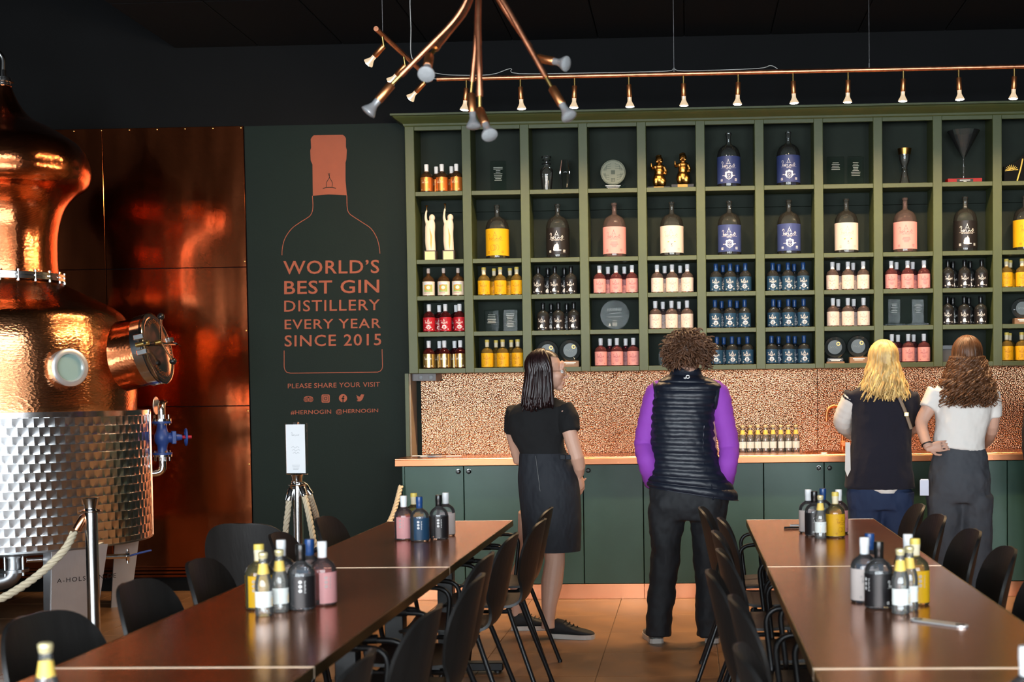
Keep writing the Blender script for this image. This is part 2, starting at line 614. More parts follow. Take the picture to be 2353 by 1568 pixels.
class Flat:
    """2-D drawing: faces in (u, v) with a material index"""

    def __init__(s, seg=None):
        s.v, s.f, s.m, s.d = [], [], [], []
        s.seg = seg                                       # largest step in u, for drawings that are wrapped round a bottle

    def add(s, vs, fs, mi=0, lift=0.0):
        b = len(s.v)
        s.v += list(vs)
        s.d += [lift] * len(vs)
        for f in fs:
            s.f.append([b + i for i in f])
            s.m.append(mi)
        return s

    def poly(s, pts, mi=0, lift=0.0):
        n = len(pts)
        area = sum(pts[i][0] * pts[(i + 1) % n][1] - pts[(i + 1) % n][0] * pts[i][1] for i in range(n))
        if n > 4 or s.seg:
            pts = list(pts) if area > 0 else list(pts)[::-1]
            for tri in tessellate_polygon([[Vector((p[0], p[1], 0)) for p in pts]]):
                T = [tuple(pts[i]) for i in tri]
                if (T[1][0] - T[0][0]) * (T[2][1] - T[0][1]) - (T[2][0] - T[0][0]) * (T[1][1] - T[0][1]) < 0:
                    T = T[::-1]
                s.strips(T, mi, lift)
            return s
        return s.add(pts if area > 0 else pts[::-1], [list(range(n))], mi, lift)

    def strips(s, T, mi, lift):
        if not s.seg:
            return s.add(T, [list(range(len(T)))], mi, lift)

        def clip(P, x, keep):
            out = []
            for i in range(len(P)):
                p, q = P[i], P[(i + 1) % len(P)]
                a_, b_ = (p[0] - x) * keep, (q[0] - x) * keep
                if a_ >= 0:
                    out.append(p)
                if a_ * b_ < 0:
                    t = a_ / (a_ - b_)
                    out.append((x, p[1] + (q[1] - p[1]) * t))
            return out
        k = math.floor(min(p[0] for p in T) / s.seg)
        while k * s.seg < max(p[0] for p in T):
            P = clip(clip(T, k * s.seg, 1), (k + 1) * s.seg, -1)
            if len(P) > 2:
                s.add(P, [list(range(len(P)))], mi, lift)
            k += 1
        return s

    def disc(s, c, r, mi=0, lift=0.0, n=18):
        r = r if isinstance(r, tuple) else (r, r)
        return s.poly([(c[0] + r[0] * math.cos(2 * PI * i / n), c[1] + r[1] * math.sin(2 * PI * i / n)) for i in range(n)], mi, lift)

    def line(s, pts, w, mi=0, lift=0.0, closed=False):
        P = [Vector(p[:2]) for p in pts]
        if closed:
            P = P + [P[0], P[1]]
        if s.seg:
            Q = [P[0]]
            for p, q in zip(P, P[1:]):
                k = max(1, math.ceil(abs(q.x - p.x) / s.seg))
                Q += [p.lerp(q, i / k) for i in range(1, k + 1)]
            P = Q
        L, Rr = [], []
        for i, p in enumerate(P):
            t = P[min(i + 1, len(P) - 1)] - P[max(i - 1, 0)]
            if t.length < 1e-9:
                t = Vector((1, 0))
            t.normalize()
            nrm = Vector((-t.y, t.x)) * (w / 2)
            L.append(tuple(p + nrm))
            Rr.append(tuple(p - nrm))
        n = len(P)
        return s.add(L + Rr, [[n + i, n + i + 1, i + 1, i] for i in range(n - 1)], mi, lift)

    def ring(s, c, r, w, mi=0, lift=0.0, n=24):
        r = r if isinstance(r, tuple) else (r, r)
        return s.line([(c[0] + r[0] * math.cos(2 * PI * i / n), c[1] + r[1] * math.sin(2 * PI * i / n)) for i in range(n)], w, mi, lift, True)

    def text(s, t, x0, y0, w=None, h=None, mi=0, lift=0.0, bold=0.0, space=1.0, center=None):
        vs, fs, tw = text2d(t, bold, space)
        h = h if h else w / tw
        w = w if w else h * tw
        if center is not None:
            x0 = center - w / 2
        return s.add([(x0 + x * w / tw, y0 + y * h) for x, y in vs], fs, mi, lift)

    def mb(s, fn):
        m = MB()
        for (u, v), d in zip(s.v, s.d):
            m.v.append(Vector(fn(u, v, d)))
        m.f = [list(f) for f in s.f]
        m.m = list(s.m)
        m.sm = [False] * len(s.f)
        return m

# ================================================================== the room
X0, X1, Y0, Y1 = ROOM['x0'], ROOM['x1'], ROOM['y0'], ROOM['y1']
m = MB()
m.box(X0, X1, Y0, Y1, -.12, -.004)
floor = struct(m.build('floor', K['grout']))
TP, TX = .60, -3.46
tile = MB().box(.0022, TP - .0022, .0022, TP - .0022, -.012, 0, .0012).data('floor_tile', K['floor'])
rest = MB()
i = -5
while TX + TP * i < X1:
    j = 0
    while Y1 - TP * (j + 1) > Y0 - TP:
        x, y = TX + TP * i, Y1 - TP * (j + 1)
        if -4.8 < x < 3.0 and y > 1.4:
            o = bpy.data.objects.new('floor_tile', tile)
            link(o, floor)
            o.location = (x, y, 0)
        else:
            rest.box(max(x, X0) + .002, min(x + TP, X1) - .002, max(y, Y0) + .002, y + TP - .002, -.012, 0)
        j += 1
    i += 1
o = rest.build('floor_tile_field', K['floor'], floor)
o['kind'] = 'stuff'

# ceiling: black slab, a lower field of tiles from x=-3.6 to the right
m = MB()
m.box(X0, -3.6, Y0, Y1, 4.5, 4.6)
m.box(-3.6, X1, Y0, Y1, 3.875, 4.6)
ceiling = struct(m.build('ceiling', K['dark_gap']))
cp = MB().box(.004, .596, .006, 1.094, 3.85, 3.885, .004).data('ceiling_tile', K['ceiling'])
for i in range(13):
    for j in range(11):
        o = bpy.data.objects.new('ceiling_tile', cp)
        link(o, ceiling)
        o.location = (-3.6 + .6 * i, 9.5 - 1.1 * (j + 1), 0)

# back wall
m = MB()
m.box(X0, X1, 9.5, 9.62, 0, 4.5)
wall_back = struct(m.build('wall_back', K['black_wall']))
m = MB()
m.box(-3.112, X1, 9.495, 9.5, 0, 3.292)
m.build('painted_panel', K['green_wall'], wall_back, label='dark green painted field of the wall')
for (xa, xb) in ((-6.38, -4.131), (-4.127, -3.117)):
    for (za, zb) in ((.16, 1.315), (1.319, 2.298), (2.302, 3.293)):
        m = MB()
        m.box(xa, xb, 9.484, 9.5, za, zb, .002)
        m.build('copper_sheet', K['copper_sheet'], wall_back)
scr = MB().lathe([(0, 0), (.006, 0), (.006, .003), (.003, .005), (0, .005)], 8, M=Matrix.Rotation(R_(90), 4, 'X')).data('screw', K['brass'])
for i in range(14):
    o = link(bpy.data.objects.new('screw', scr), wall_back)
    o.location = (-3.135 - .2 * i, 9.484, 3.28)
for z in (.9, 1.28, 1.85, 2.34):
    o = link(bpy.data.objects.new('screw', scr), wall_back)
    o.location = (-3.13, 9.484, z)
m = MB()
for z, d in ((.098, .030), (.122, .022), (.146, .012)):
    m.box(X0, -3.117, 9.484 - d, 9.5, z, z + .021, .003)
struct(m.build('trim_1', K['copper_sheet']))
m = MB()
m.box(X0, -3.1, 9.465, 9.5, 0, .096, .003)
struct(m.build('baseboard_back', K['black_wall']))
m = MB()
m.box(X0 - .12, X0, Y0, Y1 + .12, 0, 4.5)
struct(m.build('wall_left', K['black_wall']))
m = MB()
m.box(X1, X1 + .12, Y0, Y1 + .12, 0, 4.5)
struct(m.build('wall_right', K['black_wall']))
# rear wall behind the viewer, with tall windows
m = MB()
edges = [X0] + [v for w in WINDOWS for v in w] + [X1]
for k in range(0, len(edges), 2):
    m.box(edges[k], edges[k + 1], Y0 - .15, Y0, 0, 4.5)
for (xa, xb) in WINDOWS:
    m.box(xa, xb, Y0 - .15, Y0, 0, .5)
    m.box(xa, xb, Y0 - .15, Y0, 3.2, 4.5)
struct(m.build('wall_rear', K['black_wall']))
for k, (xa, xb) in enumerate(WINDOWS):
    m = MB()
    for xx in (xa, (xa + xb) / 2 - .03, xb - .06):
        m.box(xx, xx + .06, Y0 - .1, Y0 - .04, .5, 3.2)
    for zz in (.5, 2.2, 3.14):
        m.box(xa, xb, Y0 - .1, Y0 - .04, zz, zz + .06)
    struct(m.build('window_%d' % (k + 1), K['black_metal']))

# ================================================================== mural on the green wall
WY = 9.4935


def onwall(u, v, d):
    p = at(u, v, WY)
    return (p.x, WY - .0006 - d, p.z)


mural = thing('wall_mural', 'copper coloured bottle drawing with slogan painted on green wall', 'mural', (-2.5, 9.49, 1.9))


def mural_part(name, fl, label=None):
    o = fl.mb(onwall)
    o.f = [f[::-1] for f in o.f]
    return o.build(name, [K['mural'], K['green_wall']], mural, world=True, label=label)


F = Flat()
F.poly([(721, 311), (787, 310), (791, 312), (795, 318), (795, 338), (797, 345), (796, 366), (794, 374), (794, 415), (797, 449), (755, 447), (719, 450), (718, 378), (714, 369), (713, 345), (715, 340), (714, 320), (717, 315)])
for pts in ([(754, 398), (756, 403), (757, 408), (753, 415), (750, 421), (750, 430)], [(758, 398), (757, 403), (758, 410), (762, 416), (764, 422), (763, 430)]):
    F.line(spline(pts, 3), 1.3, 1, .0008)
F.line(spline([(742, 433.5), (749, 431.5), (757, 431), (765, 431.5), (772, 433)], 3), 1.6, 1, .0008)
mural_part('bottle_capsule', F)
F = Flat()
F.line(spline([(718, 450), (719, 478), (714, 494), (703, 503), (690, 511), (670, 526), (655, 548), (649, 570), (648, 587)], 5), 1.5)
F.line(spline([(797, 449), (798, 478), (803, 491), (815, 500), (832, 511), (852, 525), (865, 545), (871, 565), (873, 583)], 5), 1.5)
mural_part('bottle_outline', F)
F = Flat()
F.line([(653, 806), (653, 844), (655, 851), (659, 856), (668, 858), (868, 855.5), (874, 853), (878, 848), (879, 842), (878, 803)], 1.6)
mural_part('bottle_base_outline', F)


def wall_text(name, s, xa, xb, ytop_l, ybase_l, ytop_r, ybase_r, bold=0.012, space=1.0):
    if ' ' in s:                                          # each word is a part of its own
        full = text2d(s, bold, space)[2]
        x = 0.0
        ws = [text2d(w, bold, space)[2] for w in s.split(' ')]
        gap = (full - sum(ws)) / (len(ws) - 1)
        for w, wid in zip(s.split(' '), ws):
            t0, t1 = x / full, (x + wid) / full
            mix = lambda p, q, t: p + (q - p) * t
            wall_text(name, w, mix(xa, xb, t0), mix(xa, xb, t1), mix(ytop_l, ytop_r, t0), mix(ybase_l, ybase_r, t0), mix(ytop_l, ytop_r, t1), mix(ybase_l, ybase_r, t1), bold, space)
            x += wid + gap
        return
    vs, fs, tw = text2d(s, bold, space)
    fl = Flat()
    pts = []
    for x, y in vs:
        t = x / tw
        yb = ybase_l * (1 - t) + ybase_r * t
        yt = ytop_l * (1 - t) + ytop_r * t
        pts.append((xa + (xb - xa) * t, yb + (yt - yb) * y))
    fl.add(pts, fs)
    mural_part(name, fl)


wall_text('lettering', 'WORLD’S', 651, 871.5, 600, 631, 597, 628, .010, 1.08)
wall_text('lettering', 'BEST GIN', 653, 871.5, 646, 677, 642.5, 673, .012, 1.05)
wall_text('lettering', 'DISTILLERY', 653, 873, 691, 717, 688, 713, .006, 1.1)
wall_text('lettering', 'EVERY YEAR', 654, 875, 735, 757, 732, 754, .008, 1.12)
wall_text('lettering', 'SINCE 2015', 654, 876, 771, 797, 767, 794, .010, 1.12)
wall_text('lettering', 'PLEASE SHARE YOUR VISIT', 661.5, 873, 882, 893, 878, 889, .004, 1.06)
wall_text('lettering', '#HERNOGIN', 668, 761, 943.5, 954, 941.5, 952, .004, 1.06)
wall_text('lettering', '@HERNOGIN', 772, 869, 941, 953.5, 939, 950, .004, 1.02)
F = Flat()                                            # the row of four small round emblems
for cx in (703.4, 714.2):
    F.ring((cx, 918.6), 5.0, 1.4)
    F.ring((cx, 918.6), 2.6, 1.2)
    F.disc((cx, 918.6), 1.0)
F.line(spline([(699, 914), (703, 912), (708.5, 911.3), (714, 912), (719, 914)], 3), 1.3)
F.poly([(707.3, 921.5), (708.8, 924), (710.3, 921.5)])
mural_part('owl_eyes_emblem', F)
F = Flat()


def rrect(c, r, k, n=4):
    out = []
    for (sx, sy, a0) in ((1, 1, 0), (-1, 1, 90), (-1, -1, 180), (1, -1, 270)):
        for i in range(n + 1):
            a = R_(a0 + 90 * i / n)
            out.append((c[0] + sx * (r - k) + k * math.cos(a), c[1] + sy * (r - k) + k * math.sin(a)))
    return out


F.poly(rrect((748.3, 916.4), 9.4, 3))
F.line(rrect((748.3, 916.2), 6.4, 2.2), 1.1, 1, .0008, True)
F.ring((748.3, 916.2), 3.2, 1.3, 1, .0008)
F.disc((751.5, 912.5), .8, 1, .0008)
mural_part('camera_emblem', F)
F = Flat()
F.disc((788.2, 915.5), 9.4, 0, 0, 28)
F.line(spline([(791.5, 911), (789.2, 911.2), (788.3, 913.5), (788.3, 925)], 3), 2.5, 1, .0008)
F.line([(784.8, 916.2), (791.6, 916.2)], 2.2, 1, .0008)
mural_part('letter_emblem', F)
F = Flat()
F.poly([(818.8, 907.5), (822.5, 911), (827.6, 912), (828.5, 908.5), (831, 906.5), (834, 907), (837.2, 907.3), (835.8, 910), (834.8, 914), (832, 919.5), (827.5, 922.6), (823, 922.8), (819.5, 921.4), (823.5, 919.3), (820.5, 917), (822, 916.4), (819.3, 913), (820.7, 913)])
mural_part('bird_emblem', F)

# ================================================================== shelving unit above the counter
SY0, SY1 = 9.25, 9.484
PX = [-1.888] + [-1.5 + .4 * k for k in range(11)]
SZ = [2.773, 2.308, 2.058, 1.810, 1.559]                # shelf tops
SB = 1.527
shelving = thing('shelving_unit', 'wide dark green wall shelving with cornice, full of bottles and awards', 'shelving', (.3, 9.37, SB))
for k, x in enumerate(PX):
    w = .031 if k else .030
    m = MB()
    m.box(x - w - (.004 if k == 0 else 0), x + w, SY0, SY1, SB, 3.222, .0025)
    m.build('post', K['green_frame'], shelving, world=True)
for k in range(len(PX) - 1):
    xa, xb = PX[k] + .031, PX[k + 1] - .031
    for z in SZ:
        m = MB()
        m.box(xa, xb, SY0 + .004, SY1, z - (.030 if z > 1.6 else .032), z, .0015)
        m.build('shelf_board', K['green_frame'], shelving, world=True)
    m = MB()
    m.box(xa, xb, SY0 + .003, SY0 + .03, 3.19, 3.222, .0015)
    m.build('top_rail', K['green_frame'], shelving, world=True)
    m = MB()
    m.box(xa, xb, SY1 - .03, SY1 - .008, 2.655, 2.735, .0015)
    m.build('back_rail', K['shelf_back'], shelving, world=True)
    m = MB()
    m.box(xa, xb, SY1 - .008, SY1, SB, 3.222)
    m.build('back_panel', K['shelf_back'], shelving, world=True)
m = MB()
prof = [(.0, 3.215), (.006, 3.222), (.010, 3.234), (.022, 3.242), (.044, 3.256), (.060, 3.268), (.066, 3.276), (.082, 3.279), (.082, 3.292), (.0, 3.296), (-.1, 3.296)]
xl, xr = PX[0] - .034, PX[-1] + .031
vs, fs = [], []
for d, z in prof:
    vs += [(xl - d, SY1, z), (xl - d, SY0 - d, z), (xr + d, SY0 - d, z), (xr + d, SY1, z)]
for i in range(len(prof) - 1):
    for j in range(3):
        fs.append([i * 4 + j, i * 4 + j + 1, i * 4 + 5 + j, i * 4 + 4 + j])
m.add(vs, fs)
m.build('cornice', K['green_frame'], shelving, world=True)
m = MB()
m.box(-1.956, -1.930, 9.27, 9.494, .9535, SB)
m.build('side_panel', K['green_frame'], shelving, world=True)
m = MB()
m.box(-1.930, -1.920, 9.285, 9.49, .9535, SB)
m.build('side_lining', K['beige_board'], shelving, world=True, label='unpainted inner face of the side panel')

# socket box below the shelving
t = thing('socket_box', 'dark brown double socket box under the left end of the shelving', 'socket', (-1.84, 9.35, 1.474))
m = MB()
m.prism([(-1.918, 9.482), (-1.918, 9.33), (-1.752, 9.33), (-1.735, 9.482)], 1.476, 1.5265)
m.build('housing', mat('brown_socket', (.035, .016, .012), .35), t, world=True)
for x in (-1.855, -1.785):
    m = MB()
    m.lathe([(0, .004), (.013, .004), (.016, -.001), (.020, -.002), (.021, .004)], 20, (x, 9.3325, 1.501), Matrix.Rotation(R_(90), 4, 'X'))
    m.build('outlet', K['black_plastic'], t, world=True)

# hammered backsplash
t = thing('backsplash', 'hammered copper splashback between worktop and shelving', 'splashback', (.3, 9.488, .954))
for xa, xb in ((-1.888, .903), (.906, 2.53)):
    m = MB()
    m.box(xa, xb, 9.484, 9.494, .9535, SB - .0005, .001)
    m.build('hammered_sheet', K['backsplash'], t, world=True)

# worktop
t = thing('worktop', 'long copper clad worktop of the bar counter', 'worktop', (.3, 9.2, .905))
m = MB()
m.box(-1.962, 2.75, 8.93, 9.494, .953 - .008, .953, .002)
m.build('top_sheet', K['counter'], t, world=True)
m = MB()
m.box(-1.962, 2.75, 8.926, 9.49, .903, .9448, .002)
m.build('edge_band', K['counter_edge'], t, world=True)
nail = MB().lathe([(0, 0), (.004, 0), (.003, .002), (0, .0025)], 8, M=Matrix.Rotation(R_(90), 4, 'X')).data('nail', K['copper_tube'])
for i in range(11):
    o = link(bpy.data.objects.new('nail', nail), t)
    o.location = (-1.7 + .41 * i - .3, 8.926 - 9.2, .915 - .905)

# base cabinets
ordn = ['first', 'second', 'third', 'fourth', 'fifth', 'sixth']
where = ['at the rope end of the counter', 'behind the person in the black skirt', 'behind the person in the padded vest', 'left of the copper tap', 'behind the person in the white shirt', 'at the right edge of the photo']
knobm = MB()
knobm.lathe([(.004, 0), (.004, .012), (.012, .016), (.014, .022), (.011, .029), (0, .031)], 18, M=Matrix.Rotation(R_(90), 4, 'X'))
knobm = knobm.data('knob', K['black_plastic'])
rosm = MB().lathe([(0, 0), (.0165, 0), (.0165, .0015), (0, .0018)], 18, M=Matrix.Rotation(R_(90), 4, 'X')).data('knob_plate', K['chrome'])
for k in range(6):
    xa = -1.906 + .8 * k
    t = thing('base_cabinet', 'dark green two-door base cabinet %s' % where[k], 'cabinet', (xa + .4, 9.22, .1), group='base cabinets of the counter')
    m = MB()
    m.box(xa + .001, xa + .799, 8.978, 9.484, .1015, .9025)
    m.build('body', K['dark_gap'], t, world=True)
    if k == 0:
        m = MB()
        m.box(xa - .014, xa + .0005, 8.96, 9.484, .1015, .9025, .001)
        m.build('end_panel', K['green'], t, world=True)
    for s in (0, 1):
        a = xa + .4 * s
        m = MB()
        m.box(a + .003, a + .397, 8.958, 8.977, .104, .899, .0015)
        d = m.build('door', K['green'], t, world=True)
        kx = a + (.365 if s == 0 else .035)
        for me_, dy in ((rosm, 0), (knobm, 0)):
            o = link(bpy.data.objects.new(me_.name.split('.')[0], me_), d)
            o.location = (kx - (xa + .4), 8.958 - 9.22, .862 - .1)
m = MB()
for i in range(3):
    m.box(-1.906 + 1.6 * i + .001, -1.906 + 1.6 * (i + 1) - .001, 8.962, 8.99, .0005, .1005, .001)
struct(m.build('trim_2', K['kick']))

# ================================================================== lamps
def spot_meshes(lit):
    a = MB()
    a.lathe([(0, 0), (.0062, 0), (.0062, .040), (.0085, .041), (.0085, .050), (0, .050)], 12)
    b = MB()
    b.lathe([(.0, .0), (.0125, .0), (.0140, .002), (.0140, .068), (.0125, .070), (0, .068)], 20)
    c = MB()
    c.lathe([(.0115, 0), (.0115, .022), (.0125, .026), (.0165, .036), (.0225, .046), (.0255, .053), (.0255, .056), (.0245, .056)], 20)
    d = MB()
    d.lathe([(.0250, .0555), (.018, .0590), (.009, .0605), (0, .061)], 20)
    return (a.data('stem', K['brass']), b.data('sleeve', K['copper_bright']),
            c.data('reflector', K['lit_reflector'] if lit else K['reflector']), d.data('bulb_face', K['bulb_on'] if lit else K['bulb_off']))


SPOT = {True: spot_meshes(True), False: spot_meshes(False)}


def add_spot(root, p, d, lit, stemdir=None, k=1.0, power=1.0):
    """spot head at p pointing along d (both world); stem leads from p"""
    inv = WM[root.name].inverted()
    p, d = Vector(p), Vector(d).normalized()
    sd = Vector(stemdir).normalized() if stemdir else d
    st, sl, rf, fc = SPOT[lit]
    q = p + sd * (.044 * k)
    s = link(bpy.data.objects.new('spot_head', sl), root)
    ML = inv @ frame_to(q, q + d) @ Matrix.Scale(k, 4)
    s.matrix_local = ML
    o = link(bpy.data.objects.new('stem', st), s)
    o.matrix_local = ML.inverted() @ inv @ frame_to(p, p + sd) @ Matrix.Scale(k, 4)
    o = link(bpy.data.objects.new('reflector', rf), s)
    o.location = (0, 0, .066)
    o = link(bpy.data.objects.new('bulb_face', fc), s)
    o.location = (0, 0, .066)
    if lit:
        L = bpy.data.lights.new('halogen', 'SPOT')
        L.energy = SPOT_W * power
        L.color = WARM
        L.spot_size = R_(150)
        L.spot_blend = 1.0
        L.shadow_soft_size = .024
        o = link(bpy.data.objects.new('halogen', L), root)
        e = q + d * (.131 * k)
        o.matrix_local = inv @ frame_to(e, e - d)
    return q + d * .13


KT = 8.6 / 7.65
TY, TZ = 8.6, 1.38 + 1.783 * KT
t = thing('light_track', 'long copper tube with a row of lit spotlights above the counter', 'light', (.4, TY, TZ))
m = MB()
m.tube([(-1.40 * KT, TY, TZ), (3.1, TY, TZ)], .014, 14)
m.build('tube', K['copper_tube'], t, world=True)
for i in range(12):
    x = (-1.233 + .3065 * i) * KT
    add_spot(t, (x, TY, TZ - .012), (.05 * math.sin(i * 2.3), .06 + .05 * math.cos(i * 1.7), -1) if i else (-.12, .05, -1), True, (0, 0, -1), 1.12)
for x in (-.067, 1.158, 2.47):
    m = MB()
    m.tube([(x, TY, TZ + .012), (x, TY, 3.85)], .0012, 6)
    m.lathe([(.004, 0), (.004, .03), (0, .032)], 8, (x, TY, TZ + .01))
    m.build('suspension_wire', K['wire'], t, world=True)
m = MB()
cab = [(-1.40, 0, 0), (-1.44, 0, .01), (-1.43, -.01, .035), (-1.33, 0, .022), (-1.1, 0, .018), (-.98, 0, .05), (-.93, 0, .02), (-.4, 0, .016), (-.1, 0, .017), (-.06, 0, .03), (.0, 0, .016), (.4, 0, .02), (.48, 0, .035), (.52, 0, .016)]
m.tube(spline([(x * KT, TY + y, TZ + z * KT) for x, y, z in cab], 4), .0024, 6)
m.build('cable', K['cable'], t, world=True)

t = thing('light_track', 'short copper tube with three lit spotlights aimed at the mural', 'light', (-1.64, 8.0, TZ))
m = MB()
a, b = Vector((-1.675, 7.36, TZ - .01)), Vector((-1.61, 8.58, TZ - .01))
m.tube([a, b], .014, 14)
m.build('tube', K['copper_tube'], t, world=True)
for f_ in (.10, .47, .84):
    p = a.lerp(b, f_)
    add_spot(t, p + Vector((0, 0, -.012)), (-.72, .30, -.62), True, (.12, .1, -1), 1.12, .7)
m = MB()
m.tube([(-1.668, 7.49, TZ), (-1.668, 7.49, 3.85)], .0012, 6)
m.build('suspension_wire', K['wire'], t, world=True)
m = MB()
m.tube(spline([(-1.63, 8.2, TZ), (-1.652, 8.18, TZ + .06), (-1.643, 8.15, TZ + .2), (-1.646, 8.15, TZ + .35), (-1.64, 8.15, 3.85)], 4), .003, 6)
m.build('cable', K['cable'], t, world=True)

# chandelier of bent copper tubes near the viewer, bulbs off
hub = at(1104, -75, 4.4)
t = thing('chandelier', 'branching copper tube pendant with unlit reflector bulbs near the viewer', 'light', tuple(hub))
m = MB()
m.tube([hub, (hub.x, hub.y, 3.85)], .012, 12)
m.lathe([(0, 0), (.06, 0), (.06, .03), (0, .034)], 24, (hub.x, hub.y, 3.816))
m.ball(hub, .022, 14)
m.build('hanging_rod', K['copper_tube'], t, world=True)
ARMS = [  # tube points (px, py, depth), radius, bulb tip
    ([(1098, -70, 4.40), (1062, 30, 4.40), (922, 172, 4.40)], .0088, (848, 256, 4.38)),
    ([(1100, -70, 4.38), (1078, 18, 4.32), (1001, 112, 4.16)], .0088, (976, 196, 3.98)),
    ([(1102, -70, 4.44), (1094, 90, 4.58), (1085, 186, 4.62)], .0088, (1089, 292, 4.60)),
    ([(1104, -70, 4.38), (1098, 30, 4.30), (1101, 148, 4.26), (1102, 220, 4.26)], .0098, (1136, 336, 4.16)),
    ([(1108, -70, 4.44), (1150, 8, 4.50), (1218, 108, 4.56)], .0088, (1318, 148, 4.50)),
    ([(1108, -70, 4.38), (1160, 8, 4.34), (1254, 176, 4.30)], .0088, (1318, 285, 4.24)),
]
for pts, r, tip in ARMS:
    P = [at(*p) for p in pts]
    tp = at(*tip)
    m = MB()
    m.tube(bend(P, .08, 5), r, 12)
    m.lathe([(r * 1.15, 0), (r * 1.15, .02), (0, .021)], 12, M=frame_to(P[-1] - (P[-1] - P[-2]).normalized() * .018, P[-1]))
    m.build('arm', K['copper_tube'], t, world=True)
    d = (P[-1] - P[-2]).normalized()
    e = P[-1] + d * .04
    add_spot(t, P[-1], (tp - e), False, d)

# ================================================================== bottles
def art_map(R, zb, zt):
    def fn(u, v, d):
        a = (u - 632) / 427
        r = R + .0006 + d
        return (r * math.sin(a), -r * math.cos(a), zt - (v - 250) / 995 * (zt - zb))
    return fn


HERNO = [
    [(352, 522), (344, 488), (358, 461), (385, 455), (405, 476), (402, 532), (380, 600), (388, 665)],
    [(388, 665), (402, 620), (420, 604), (433, 624), (432, 654), (450, 656)],
    [(450, 656), (476, 640), (500, 614), (494, 592), (474, 592), (459, 617), (464, 646), (486, 658), (510, 645)],
    [(510, 645), (536, 600), (548, 590), (553, 606), (571, 600), (565, 642), (578, 676), (602, 685), (625, 665)],
    [(625, 665), (646, 620), (651, 600), (655, 655), (674, 610), (690, 603), (696, 640), (706, 656), (725, 645)],
    [(725, 645), (764, 622), (771, 600), (796, 590), (825, 602), (829, 630), (810, 658), (782, 650), (768, 622)],
    [(822, 606), (858, 592)],
]


